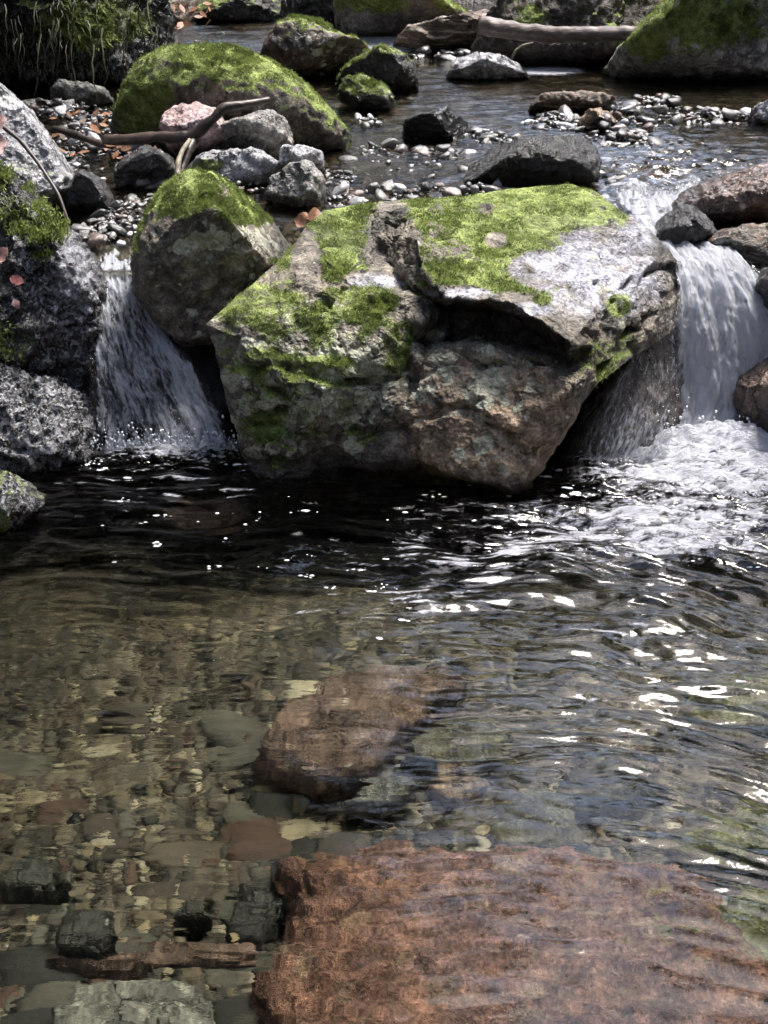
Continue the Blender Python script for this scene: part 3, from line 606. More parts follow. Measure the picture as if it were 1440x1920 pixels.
rock('rock', 'long dark wet rock just behind the top of the large boulder',
     [(868, 350), (885, 310), (930, 282), (1000, 269), (1070, 265), (1105, 283), (1119, 318), (1114, 356), (1050, 372), (950, 374), (890, 368)], 356, .26, M_bank, sub=7, seed=61, disp=.04, facets=4, wet=[(1000, 300, 140, 60)])
rock('boulder', 'smooth reddish brown boulder beside the head of the right fall',
     [(1262, 382), (1290, 350), (1350, 330), (1420, 317), (1520, 320), (1570, 380), (1545, 450), (1440, 458), (1340, 430), (1280, 405)], 432, .28, M_brown, sub=7, seed=67, disp=.03, facets=3, wet=[(1380, 345, 110, 40)], **MB)
rock('rock', 'small black wet rock wedged under the reddish brown boulder',
     [(1226, 460), (1240, 410), (1275, 387), (1315, 394), (1337, 425), (1327, 460), (1280, 482), (1240, 480)], 470, .15, M_dark, z=.40, sub=6, seed=71, disp=.06, facets=4, wet=[(1285, 410, 50, 30)])
rock('rock', 'brown speckled rock at the lip of the right fall',
     [(1266, 486), (1310, 452), (1360, 434), (1440, 431), (1540, 440), (1560, 520), (1500, 565), (1440, 552), (1390, 528), (1330, 508)], 520, .18, M_rust, y=3.66, sub=6, seed=73, disp=.06, facets=4, lich_glint=[.5], wet=[(1400, 460, 130, 50)])
rock('rock', 'black wet rock at the right edge of the white fall',
     [(1402, 545), (1415, 515), (1460, 500), (1530, 520), (1545, 600), (1480, 605), (1425, 585)], 600, .16, M_dark, y=3.52, sub=6, seed=79, disp=.07, facets=4)
rock('rock', 'brown wet rock that splits the foot of the right fall',
     [(1372, 735), (1390, 695), (1425, 668), (1500, 655), (1570, 700), (1570, 850), (1450, 840), (1405, 815), (1376, 775)], 820, .16, M_brown, y=3.34, sub=6, seed=83, disp=.14, facets=4, wet=[(1420, 730, 120, 120)])
# left bank
rock('bank_rock', 'pale lichen crusted rock sloping down at the upper left edge',
     [(-120, 210), (-60, 130), (0, 165), (50, 205), (85, 250), (118, 305), (142, 345), (132, 372), (85, 398), (30, 380), (-60, 360), (-140, 320)], 390, .28, M_pale, y=4.15, sub=7, seed=89, disp=.05, facets=5, lich_glint=[.5], moss=1.0, wet=[(60, 280, 100, 120)])
rock('bank_rock', 'dark mossy wet bank rock left of the small waterfall',
     [(-160, 360), (-40, 300), (30, 335), (90, 400), (140, 450), (190, 520), (205, 590), (190, 680), (170, 760), (90, 780), (-160, 760)], 760, .32, M_bank, y=3.55, sub=7, seed=97, disp=.07, facets=6, moss=1.0, bare=[(150, 560, 60, 120)], add=[(20, 640, 60, 40, .5), (40, 400, 60, 40, .5)], pale=[(150, 500, 40, 60)], lich_glint=[.6, (130, 540, 90, 130, 2.0)], wet=[(140, 560, 100, 140)], nfuzz=14000, fs=.01, rough=.9)
rock('bank_rock', 'glittering dark wet rock at the left foot of the small waterfall',
     [(-160, 690), (20, 680), (100, 715), (150, 740), (178, 800), (188, 870), (120, 905), (40, 910), (-160, 920)], 865, .2, M_bank, y=3.30, sub=7, seed=101, disp=.1, facets=4, lich_glint=[2.0], wet=[(80, 800, 160, 120)], rough=.9)
rock('bank_rock', 'pale wet rock at the pool edge, cut by the left frame',
     [(-80, 900), (0, 886), (45, 905), (72, 938), (50, 985), (14, 1030), (-40, 1070), (-110, 1020)], 1020, .14, M_bank, z=0, y=2.86, sub=6, seed=103, disp=.1, facets=4, lich_glint=[1.2], moss=.8, add=[(0, 990, 20, 40)], wet=[(20, 950, 80, 80)], rough=.9)
rock('rock', 'small black rock in the hollow above the left fall', [(132, 395), (140, 345), (165, 328), (196, 344), (214, 380), (207, 408), (160, 410)], 402, .14, M_dark, sub=6, seed=107, disp=.05, facets=4)
rock('rock', 'dark wet rock below the driftwood branch', [(222, 352), (240, 300), (280, 284), (332, 288), (354, 320), (348, 356), (290, 366), (240, 364)], 356, .2, M_dark, sub=6, seed=109, disp=.06, facets=4, wet=[(320, 310, 30, 30)], lich_glint=[.3])
rock('rock', 'pinkish rounded rock in front of the domed mossy boulder', [(303, 258), (315, 225), (350, 207), (400, 203), (432, 232), (445, 268), (400, 292), (330, 290)], 280, .2, M_pink, y=4.60, sub=6, seed=113, disp=.05, facets=3)
rock('rock', 'grey rock with a dark hollow in front of the domed mossy boulder', [(385, 290), (400, 250), (440, 225), (500, 215), (540, 235), (548, 275), (510, 302), (430, 306)], 298, .2, M_grey, y=4.60, sub=6, seed=127, disp=.07, facets=4)
rock('rock', 'pale crusted wet rock between two mossy boulders', [(343, 332), (380, 302), (430, 285), (490, 279), (530, 300), (545, 335), (500, 362), (440, 360), (380, 352)], 352, .2, M_pale, sub=6, seed=131, disp=.07, facets=4, lich_glint=[.5], moss=1.0, add=[(390, 310, 30, 12)])
rock('rock', 'brown grey blocky rock behind the overhanging mossy boulder', [(498, 378), (512, 335), (550, 316), (590, 316), (609, 345), (603, 388), (550, 404), (515, 400)], 394, .16, M_grey, sub=6, seed=137, disp=.06, facets=5)
rock('rock', 'lilac white stone perched on the blocky rock', [(522, 308), (530, 274), (556, 267), (602, 284), (606, 312), (570, 328), (540, 326)], 322, .12, M_pale, z=.5, y=4.32, sub=6, seed=139, disp=.06, facets=5, wet=[(560, 295, 50, 40)])
rock('rock', 'pale pink stone in the channel above the left fall', [(168, 445), (200, 410), (250, 401), (284, 414), (274, 452), (222, 470)], 455, .16, M_pink, z=.36, sub=6, seed=149, disp=.06, facets=4, wet=[(225, 430, 70, 50)])
rock('rock', 'smooth grey elongated stone under the hanging moss bank', [(98, 188), (108, 164), (150, 167), (205, 177), (214, 195), (180, 206), (120, 206)], 200, .16, M_ggrey, sub=6, seed=151, disp=.03, facets=2)
rock('rock', 'orange tan stone on the gravel bar', [(1086, 242), (1095, 215), (1125, 207), (1149, 219), (1152, 242), (1120, 250)], 244, .1, M_tan, sub=6, seed=157, disp=.04, facets=3)
rock('rock', 'long brown ridged rock at the back of the gravel bar', [(988, 214), (1010, 185), (1060, 178), (1100, 171), (1152, 186), (1134, 216), (1060, 224)], 216, .14, M_rust, sub=6, seed=163, disp=.09, facets=4)
rock('rock', 'white rounded stone at the right end of the gravel bar', [(1406, 236), (1412, 205), (1440, 199), (1480, 205), (1488, 238), (1440, 242)], 236, .14, M_pale, sub=6, seed=167, disp=.04, facets=2, wet=[(1440, 215, 50, 30)])
rock('mossy_bank', 'steep bank with hanging moss at the upper left corner',
     [(-160, 40), (-120, -120), (60, -160), (240, -120), (300, -20), (298, 90), (272, 150), (220, 178), (120, 172), (60, 168), (-40, 200), (-140, 190)], 172, .6, M_bankv, sub=7, seed=173, disp=.13, facets=3, moss=.75, add=[(180, 40, 110, 50)], bare=[(120, 130, 120, 40), (250, 110, 40, 40)], lich_glint=[.3, (120, 140, 160, 45, 1.6), (260, 100, 50, 70, 1.2)], nfuzz=4000, fs=.009, cat='bank', hang=.9, rough=.9)

# ------------------------------------------------------------------ stones lying under the pool surface
def sunk(name, label, poly, ztop, mat, thick=.18, seed=1, sub=6, disp=.02, moss=None, add=(), cat='stone', group=None, freq=1.):
    group = 'stones lying on the pool bed' if name == 'sunken_stone' else None
    P = np.array(poly, float); W3 = at_bed(P[:, 0], P[:, 1], ztop)[:, :2]; c = W3.mean(0)
    g, (R,) = polar([tuple(p) for p in W3], c, 720, 3); _, (Rs,) = polar([tuple(p) for p in W3], c, 720, 50)
    D, F = ico(sub); rho = np.hypot(D[:, 0], D[:, 1]); ph = np.arctan2(D[:, 1], D[:, 0]); q = rho**.6
    rr = np.interp(ph, g, R, period=2*math.pi)*q + np.interp(ph, g, Rs, period=2*math.pi)*(1-q)
    h = np.sign(D[:, 2])*np.abs(D[:, 2])**.5
    V = np.stack([c[0]+np.cos(ph)*rr*q, c[1]+np.sin(ph)*rr*q, ztop - thick + thick*h], -1); N = vnormals(V, F); s = float(R.mean())
    Q = V/s*freq + seed*3.3
    V = V + N*((fbm(Q*1.5, 3) + .5*(ridge(Q*3, 4)-.6) + .3*fbm(Q*9, 3))*min(disp, .07*s))[:, None]
    V[:, 2] = np.minimum(V[:, 2], -.03)
    return finish(name, V, F, mat, label, cat, group, moss, (), add, [.3], (), 0, .01, seed)
sunk('sunken_boulder', 'large rough red boulder under the near water', [(482, 1785), (535, 1715), (550, 1650), (500, 1585), (600, 1568), (760, 1556), (950, 1566), (1150, 1580), (1280, 1598), (1360, 1650), (1560, 1720), (1620, 1900), (1500, 2060), (900, 2100), (600, 2060), (525, 1870)], -.09, M_red, .16, 3, 7, .03, moss=3.0, add=[(1340, 1760, 200, 90, .42), (1130, 1690, 260, 40, .36)], cat='boulder')
sunk('sunken_boulder', 'smooth reddish brown rock under the middle of the pool', [(478, 1400), (500, 1340), (560, 1290), (640, 1245), (760, 1230), (868, 1243), (884, 1260), (820, 1300), (760, 1345), (700, 1425), (600, 1442)], -.19, M_redb, .08, 5, 6, .012, cat='boulder')
sunk('sunken_slab', 'flat grey slab under water at the lower left', [(98, 1880), (130, 1842), (220, 1822), (350, 1828), (395, 1870), (400, 1960), (250, 2010), (100, 1980)], -.15, M_ggrey, .05, 7, 6, .008, cat='slab')
sunk('sunken_stone', 'green grey stone under water right of the reddish brown rock', [(752, 1412), (830, 1340), (900, 1318), (948, 1345), (948, 1412), (870, 1442)], -.235, M_green, .05, 9)
sunk('sunken_stone', 'green grey slab under water behind the large red boulder', [(945, 1510), (1010, 1452), (1080, 1495), (1100, 1580), (980, 1592), (925, 1560)], -.235, M_green, .05, 10)
sunk('sunken_stone', 'yellow green stone under water near the right edge, farther one', [(1270, 1320), (1330, 1275), (1460, 1245), (1580, 1270), (1560, 1350), (1380, 1345)], -.20, M_algae, .05, 11)
sunk('sunken_stone', 'yellow green stone under water near the right edge, nearer one', [(1250, 1565), (1390, 1500), (1560, 1500), (1580, 1590), (1340, 1600)], -.19, M_algae, .05, 12)
sunk('sunken_stone', 'mossy yellow green lump on the right side of the large red boulder', [(1280, 1760), (1320, 1700), (1400, 1660), (1500, 1660), (1540, 1740), (1500, 1800), (1380, 1800)], -.11, M_algae, .03, 13)
sunk('sunken_stone', 'black oblong stone under water at the left edge', [(-10, 1640), (20, 1604), (110, 1604), (126, 1640), (90, 1658), (10, 1658)], -.19, M_black, .06, 14)
sunk('sunken_stone', 'black squarish stone under water above the flat grey slab', [(102, 1752), (120, 1694), (208, 1698), (222, 1752), (180, 1772), (120, 1770)], -.17, M_black, .06, 15)
sunk('sunken_stone', 'black stone under water left of the large red boulder', [(320, 1710), (340, 1690), (385, 1688), (395, 1702), (365, 1718)], -.2, M_black, .05, 16)
sunk('sunken_stone', 'broad black stone under water behind the large red boulder', [(1030, 1482), (1060, 1420), (1200, 1418), (1262, 1470), (1200, 1505), (1090, 1508)], -.25, M_black, .04, 17)
sunk('sunken_stone', 'dark red flat stone under water behind the flat grey slab', [(80, 1802), (110, 1768), (250, 1762), (470, 1760), (485, 1790), (220, 1815)], -.22, M_redb, .03, 18)
sunk('sunken_stone', 'pale layered stone under water in front of the reddish brown rock', [(636, 1502), (680, 1465), (750, 1452), (785, 1480), (700, 1508)], -.235, M_ggrey, .03, 19)
sunk('sunken_stone', 'dark stone tucked against the left side of the large red boulder', [(420, 1745), (455, 1640), (530, 1640), (535, 1700), (490, 1750)], -.2, M_black, .05, 20)
sunk('sunken_stone', 'orange tan stone under water behind the green grey slab', [(800, 1470), (820, 1440), (900, 1440), (910, 1475), (850, 1490)], -.245, M_tan, .03, 22)
sunk('sunken_stone', 'dark brown sunken rock beside the left fall pool', [(290, 960), (340, 925), (460, 930), (470, 950), (380, 975)], -.22, M_redb, .04, 24)

# pebbles: shared meshes
def pebble_meshes(n, mat, sub=2, cuts=9, lo=.42):
    out = []
    for k in range(n):
        r = np.random.default_rng(500+k); D, F = ico(sub); V = D*(1+.28*fbm(D*1.3+k*5, 2))[:, None]
        for _ in range(cuts):
            nn = r.normal(size=3); nn /= np.linalg.norm(nn); h = V@nn; V = V - np.maximum(h-r.uniform(lo, .85), 0)[:, None]*nn*.95
        V = V*np.array([1, r.uniform(.65, .95), r.uniform(.4, .7)])
        me = bpy.data.meshes.new('pebble'); me.from_pydata(V.tolist(), [], F.tolist()); me.materials.append(mat); me.update()
        me.polygons.foreach_set('use_smooth', np.full(len(F), True)); out.append((me, V, F))
    return out
def Rz(a, t):
    c, s = math.cos(a), math.sin(a); return np.array([[c, -s, 0], [s, c, 0], [0, 0, 1]])@np.array([[1, 0, 0], [0, math.cos(t), -math.sin(t)], [0, math.sin(t), math.cos(t)]])
def joined(name, meshes, pts, sizes, r, mat, parent=None):
    Vs, Fs, T = [], [], []; nv = 0
    for p, s in zip(pts, sizes):
        me, V, F = meshes[r.integers(len(meshes))]; Vs.append(p + (V*s)@Rz(r.uniform(0, 6.28), r.normal()*.4).T); Fs.append(F+nv); nv += len(V); T.append(np.full(len(V), r.uniform(0, 1)))
    return mk(name, np.concatenate(Vs), np.concatenate(Fs), mat, parent=parent, attrs={'tone': np.concatenate(T)}, kind='stuff')
def place(meshes, p, s, r, parent):
    me = meshes[r.integers(len(meshes))][0]; o = bpy.data.objects.new('pebble', me); COL.objects.link(o)
    o.parent = parent; o.location = Vector(p) - parent.location; o.rotation_euler = (r.normal()*.3, r.normal()*.3, r.uniform(0, 6.28)); o.scale = (s, s, s); return o
def bedz(x, y): return height(x, y)
r = np.random.default_rng(77)
pm = pebble_meshes(10, M_pebbed, cuts=3, lo=.62); pb = pebble_meshes(10, M_pebbar)
# pool bed
u = r.uniform(-60, 1500, 300); v = 1260 + 700*r.uniform(0, 1, 300)**.75
sel = r.uniform(size=300) < .72; u = np.where(sel & (u > 800), u*.5, u)
P = at_bed(u, v, -.26); z = bedz(P[:, 0], P[:, 1])
for k in range(300):
    s = .011 + .02*r.uniform()**2.2; big = k < 46
    if big: s = r.uniform(.035, .075)
    q = place(pm, (P[k, 0], P[k, 1], z[k]+(s*.25 if not big else 0)), s, r, bed)
    if big: q.scale = (s*1.3, s, s*.6); q.rotation_euler = (r.normal()*.1, r.normal()*.1, r.normal()*.5)
n = 6500; u = r.uniform(-80, 1520, n); v = 1000 + 960*r.uniform(0, 1, n)**.8
P = at_bed(u, v, -.26); z = bedz(P[:, 0], P[:, 1]); s = .004+.014*r.uniform(size=n)**3
P[:, 2] = z + s*.3; joined('gravel', pm, P, s, r, M_pebbed, bed)
# gravel bars of the upper stream
def bar(label, ells, n_big, n_small, seed, sb, ss, zoff=0.0):
    r = np.random.default_rng(seed)
    def pts(n):
        out = []
        while len(out) < n:
            e = ells[r.integers(len(ells))]; a, q = r.uniform(0, 6.28), math.sqrt(r.uniform()); out.append((e[0]+math.cos(a)*q*e[2], e[1]+math.sin(a)*q*e[3], 1-q))
        return np.array(out)
    q = pts(n_small); P = at_z(q[:, 0], q[:, 1], ZU+.01); s = ss*(.5+r.uniform(size=n_small)); P[:, 2] = ZU - .012 + q[:, 2]*.035 + zoff
    root = joined('gravel_bar', pb, P, s, r, M_pebbar); root['label'] = label
    q = pts(n_big); P = at_z(q[:, 0], q[:, 1], ZU+.01)
    for k in range(n_big): place(pb, (P[k, 0], P[k, 1], ZU - .004 + q[k, 2]*.04 + zoff), sb*(.4+1.5*r.uniform()**2.6), r, root)
    return root
bar('bar of wet grey and white pebbles in front of the big sloping boulder', [(1230, 215, 130, 26), (1150, 235, 110, 22), (1330, 218, 110, 16), (1040, 225, 60, 14), (1220, 190, 70, 12), (1180, 255, 60, 14)], 120, 500, 5, .030, .014)
bar('pebbles in the shallows round the black slate block', [(720, 275, 70, 10), (830, 285, 60, 9), (940, 262, 50, 12), (690, 225, 40, 12), (1080, 262, 60, 8)], 50, 180, 6, .024, .012, -.005)
bar('row of pale pebbles behind the top edge of the large boulder', [(720, 362, 90, 14), (820, 358, 90, 16), (900, 352, 50, 12), (640, 372, 40, 12)], 46, 240, 7, .022, .010, .0)
bar('gravel and litter strip behind the driftwood branch', [(150, 215, 60, 16), (200, 235, 60, 20), (160, 255, 60, 20), (90, 205, 50, 14)], 60, 240, 8, .026, .013, .02)
bar('wet pebbles in the channel above the left fall', [(230, 385, 70, 22), (280, 375, 60, 18), (190, 420, 50, 22), (150, 310, 40, 25)], 50, 200, 9, .022, .011, -.01)
bar('pebbles in the rapids above the right fall', [(1160, 300, 40, 24), (1150, 340, 30, 20), (1220, 270, 60, 12)], 30, 120, 10, .024, .012, -.015)

bar('wet stones scattered over the riffle between the slate block and the rapids', [(760, 300, 150, 36), (1080, 285, 120, 30), (1240, 270, 160, 26), (900, 250, 90, 16), (640, 330, 60, 24)], 70, 420, 12, .026, .011, -.012)
bar('stones on the left shore below the domed boulder', [(190, 300, 120, 40), (300, 320, 80, 30), (250, 400, 70, 30), (420, 345, 120, 20)], 70, 420, 13, .026, .012, .01)
bar('wet stones along the far bank', [(420, 70, 120, 14), (600, 80, 60, 10), (820, 100, 80, 8)], 30, 160, 14, .04, .02, .0)

# ------------------------------------------------------------------ water
def pool():
    xs = np.linspace(-1.6, 2.0, 620); ys = np.linspace(.75, 3.62, 620)
    X, Y = np.meshgrid(xs, ys, indexing='ij'); x, y = X.ravel(), Y.ravel(); u, v = proj(np.stack([x, y, 0*x], -1))
    Q = np.stack([x, y, 0*x], -1)
    calm = .85 + 2.2*sm(-.1, .6, x)*sm(1.35, 2.1, y) + .6*sm(2.2, 2.7, y)
    Qw = np.stack([x + .05*fbm(Q*3+8, 2), y + .25*x*sm(.2, 1, x) + .05*fbm(Q*2.5, 2), 0*x], -1)
    w = calm*(.0030*fbm(Qw*np.array([2.6, 8, 1]), 3) + .0021*fbm(Qw*np.array([7, 28, 1])+3, 3))
    dR = np.hypot((x-.88), (y-3.2)); near = np.exp(-dR*1.1); dL = np.hypot(x+.55, y-3.2); nearL = np.exp(-dL*2.2)
    w = w*(.8+1.6*near+.8*nearL) + .004*near*np.sin(dR*46+4*fbm(Q*3, 2))*np.exp(-dR*1.0) + .002*nearL*np.sin(dL*60+3*fbm(Q*3, 2))
    turb = np.exp(-(dR/.42)**2); w = w + turb*(.016*ridge(Q*np.array([9, 14, 1]), 4)-.005)
    boil = np.exp(-((y-3.26)/.07)**2)*sm(.60, .72, x) + .8*np.exp(-((y-3.19)/.05)**2)*sm(-.72, -.62, x)*sm(-.30, -.40, x)
    w = w + boil*(.012 + .020*np.clip(fbm(Q*np.array([16, 20, 1]), 4)+.4, 0, 2)) + boil*.008*ridge(Q*np.array([40, 44, 1]), 3)
    # foam: dense at the foot of the right fall, torn streaks drifting away from it, a thin collar at the left fall
    st = fbm(np.stack([x*5+1.2*fbm(Q*2, 2), y*22, 0*x], -1), 4); cell = ridge(np.stack([x*10, y*26, 0*x], -1), 3)
    st2 = fbm(np.stack([Qw[:, 0]*9, Qw[:, 1]*60, 0*x+5], -1), 4) + .25*fbm(Q*4, 2)
    f = (.95+.55*st+.2*(cell-.6))*np.exp(-((x-.98)/.52)**4-((y-3.2)/.27)**4) 
    tail = np.exp(-((u-1250)/330)**2-((v-985)/75)**2); f = np.maximum(f, tail*(.66+.6*st+.18*cell))
    tail2 = np.exp(-((u-900)/300)**2-((v-1045)/48)**2); f = np.maximum(f, tail2*(.26+1.25*st2+.1*cell))
    tail3 = np.exp(-((u-760)/260)**2-((v-1130)/45)**2); f = np.maximum(f, tail3*(.08+1.3*st2+.08*cell))
    tail4 = np.exp(-((u-1180)/260)**2-((v-1240)/150)**2); f = np.maximum(f, tail4*(-.12+1.15*st2)); tail5 = np.exp(-((u-330)/260)**2-((v-905)/40)**2); f = np.maximum(f, tail5*(.0+1.2*st2))
    f = np.maximum(f, boil*(.75+.5*st))
    col = np.exp(-((u-320)/150)**2-((v-848)/17)**2); f = np.maximum(f, col*(.95+.6*st))
    f = np.where(u < 985, np.minimum(f, 1*sm(985, 900, v) if False else f*np.where((v < 940) & (u > 480), .15, 1)), f)
    mk('pool_water', np.stack([x, y, w], -1), grid_faces(len(xs), len(ys)), M_pool, origin=np.zeros(3), attrs={'foam': f}, kind='structure')
pool()
def upper():
    xs = np.linspace(-2.2, 2.6, 420); ys = np.concatenate([np.linspace(3.55, 6, 330), np.linspace(6.02, 10.5, 160)])
    X, Y = np.meshgrid(xs, ys, indexing='ij'); x, y = X.ravel(), Y.ravel(); u, v = proj(np.stack([x, y, 0*x+ZU], -1)); Q = np.stack([x, y, 0*x], -1)
    fast = np.exp(-((u-1250)/170)**2-((v-345)/70)**2)
    w = .0045*fbm(Q*np.array([4, 9, 1])+9, 3) + .003*fbm(Q*np.array([11, 24, 1]), 3)
    w = w*(1+3*fast) + fast*.014*(ridge(Q*np.array([7, 9, 1]), 3)-.6)
    z = ZU + w - .05*sm(3.95, 3.58, y) + .035*sm(7.0, 7.6, y)
    st = fbm(np.stack([x*6, y*14, 0*x], -1)+40, 4)
    f = fast*(.25+.8*st)
    f = np.maximum(f, np.exp(-((u-1180)/300)**2-((v-300)/36)**2)*(.12+.95*st)); f = np.maximum(f, np.exp(-((u-760)/160)**2-((v-275)/30)**2)*(.02+.95*st))  # riffle foam, with the water's tiny white glints painted in
    f = np.maximum(f, np.exp(-((u-700)/75)**2-((v-93)/12)**2)*2); f = np.maximum(f, np.exp(-((u-1025)/60)**2-((v-131)/8)**2)*2)
    f = np.maximum(f, np.exp(-((u-1180)/110)**4-((v-400)/60)**4)*(.55+.7*st))
    mk('stream_water', np.stack([x, y, z], -1), grid_faces(len(xs), len(ys)), M_stream, origin=np.zeros(3), attrs={'foam': f}, kind='structure')
upper()
def fall(name, rows, mat, seed, n=170, m=260, amp=.014, foamf=None):
    R = np.array(rows, float); t0 = np.linspace(0, 1, len(R)); t = np.linspace(0, 1, m)
    def cr(a):  # smooth interpolation through the rows
        k = np.clip(np.searchsorted(t0, t, 'right')-1, 0, len(R)-2); f = (t-t0[k])/(t0[k+1]-t0[k]); p = np.pad(a, 1, mode='reflect', reflect_type='odd')
        a0, a1, a2, a3 = p[k], p[k+1], p[k+2], p[k+3]
        return .5*(2*a1+(a2-a0)*f+(2*a0-5*a1+4*a2-a3)*f*f+(3*a1-a0-3*a2+a3)*f**3)
    L = at_y(cr(R[:, 0]), cr(R[:, 1]), cr(R[:, 2])); Q = at_y(cr(R[:, 3]), cr(R[:, 4]), cr(R[:, 5]))
    s = np.linspace(0, 1, n); V = (L[:, None]*(1-s)[None, :, None] + Q[:, None]*s[None, :, None]).reshape(-1, 3)
    A = np.tile(s, m); B = np.repeat(t, n); F = grid_faces(m, n)
    mid = (L+Q)/2; arc = np.concatenate([[0], np.cumsum(np.linalg.norm(np.diff(mid, axis=0), axis=1))]); wid = np.linalg.norm(Q-L, axis=1)
    AM = (A-.5)*np.repeat(.5*wid+.5*wid.mean(), n); BM = np.repeat(arc, n); N = vnormals(V, F)
    if (N*(CAM-V)).sum() < 0: F = F[:, ::-1]; N = -N
    q = np.stack([AM*22, BM*5, 0*A+seed], -1); q2 = np.stack([AM*60, BM*24, 0*A+seed], -1)
    h = fbm(q, 3)*amp*1.5 + fbm(q2, 3)*amp*.5 + amp*.6*np.sin(A*math.pi)
    V = V + N*h[:, None]
    foam = foamf(A, B) if foamf else 0*A
    edge = np.minimum(A, 1-A); foam = foam - .5*sm(.10, 0, edge + .05*fbm(q*2, 3))
    return mk(name, V, F, mat, attrs={'across': AM + .02*fbm(np.stack([AM*5, BM*6, 0*A+seed], -1), 3), 'along': BM, 'foam': foam}, kind='structure')
fall('waterfall', [(1130, 350, 4.25, 1330, 330, 4.30), (1195, 420, 3.88, 1300, 405, 3.95), (1255, 478, 3.56, 1392, 468, 3.60), (1268, 510, 3.47, 1430, 515, 3.50), (1266, 600, 3.40, 1480, 590, 3.43), (1258, 690, 3.365, 1500, 690, 3.40), (1240, 770, 3.34, 1510, 770, 3.37), (1215, 850, 3.29, 1510, 850, 3.31)], M_fall, 3, amp=.011,
     foamf=lambda A, B: .04 + .15*sm(.85, 1, B) - .5*sm(.10, 0, B))
fall('waterfall', [(150, 430, 4.0, 270, 425, 4.02), (165, 490, 3.66, 265, 488, 3.68), (172, 522, 3.55, 262, 520, 3.57), (170, 600, 3.42, 300, 600, 3.44), (168, 700, 3.34, 375, 700, 3.36), (172, 790, 3.28, 425, 790, 3.29), (172, 850, 3.245, 455, 852, 3.22)], M_fall2, 8, amp=.016,
     foamf=lambda A, B: .20*sm(.5, .3, B) + .2*sm(.9, 1, B) + .03 + .2*np.exp(-((A-.84)/.14)**2)*sm(.4, .7, B))
SP = at_y(1150, 780, 3.34) - FWD*.15
def py(u, v):
    d = ray(u, v); return float((CAM + d*(((SP-CAM)@FWD)/(d@FWD)))[1])
fall('waterfall', [(a, b, py(a, b), c, d, py(c, d)) for a, b, c, d in ((1195, 640, 1280, 560), (1140, 740, 1276, 680), (1092, 830, 1268, 780), (1050, 915, 1245, 870))], M_film2, 12, n=110, m=140, amp=.004, foamf=lambda A, B: .05 + .16*sm(.4, .8, B))
# dark rock face behind the left fall
rock('ledge_rock', 'dark wet rock face behind the left waterfall', [(150, 560), (200, 530), (262, 532), (340, 560), (450, 600), (500, 720), (500, 870), (300, 900), (140, 900), (140, 700)], 850, .16, M_bank, y=3.64, sub=6, seed=181, disp=.07, facets=4, rough=.9)
def bubbles(label, n, gen, seed, size):
    r = np.random.default_rng(seed); D, F = ico(2); Vs, Fs = [], []; nv = 0
    for k in range(n):
        uu, vv = gen(r); p0 = at_z(uu, vv, .001); m = 1 + int(r.exponential(2.2))
        for _ in range(m):
            p = p0 + np.array([r.normal()*size*2.6, r.normal()*size*1.2, 0]); s = size*(.18+r.uniform()**3*.9); V = p + D*s*np.array([r.uniform(.8, 2.4), r.uniform(.6, 1.0), .45])*(1+.2*pn(D*2+k))[:, None]; Vs.append(V); Fs.append(F+nv); nv += len(D)
    o = mk('foam_and_glints', np.concatenate(Vs), np.concatenate(Fs), M_bub, kind='stuff'); o['label'] = label
bubbles('white foam bubbles and painted-in glints in front of the large boulder', 22, lambda r: (r.uniform(150, 1000), 955+abs(r.normal())*38), 3, .0048)  # white blobs also paint the water's glints along the boulder base
bubbles('white foam bubbles drifting over the middle of the pool', 22, lambda r: (r.normal()*220+720, r.normal()*60+1090), 4, .0036)
bubbles('white foam bubbles at the foot of the left fall', 70, lambda r: (r.uniform(150, 470), 848+abs(r.normal())*18), 5, .005)
bubbles('white froth below the right fall', 260, lambda r: (r.normal()*170+1240, r.normal()*60+925), 6, .005)
def spray(label, n, gen, seed):
    r = np.random.default_rng(seed); D, F = ico(1); Vs, Fs = [], []
    for k in range(n): Vs.append(gen(r) + D*(.0012+.0026*r.uniform()**3)*np.array([1, 1, 1.5])); Fs.append(F+k*len(D))
    o = mk('spray', np.concatenate(Vs), np.concatenate(Fs), M_bub, kind='stuff'); o['label'] = label
spray('white drops leaping at the foot of the right fall', 420, lambda r: at_y(1215+r.uniform(0, 240), 838-abs(r.normal())*26, 3.27), 1)
spray('white drops leaping at the foot of the left fall', 340, lambda r: at_y(170+r.uniform(0, 280), 842-abs(r.normal())*20, 3.2), 2)

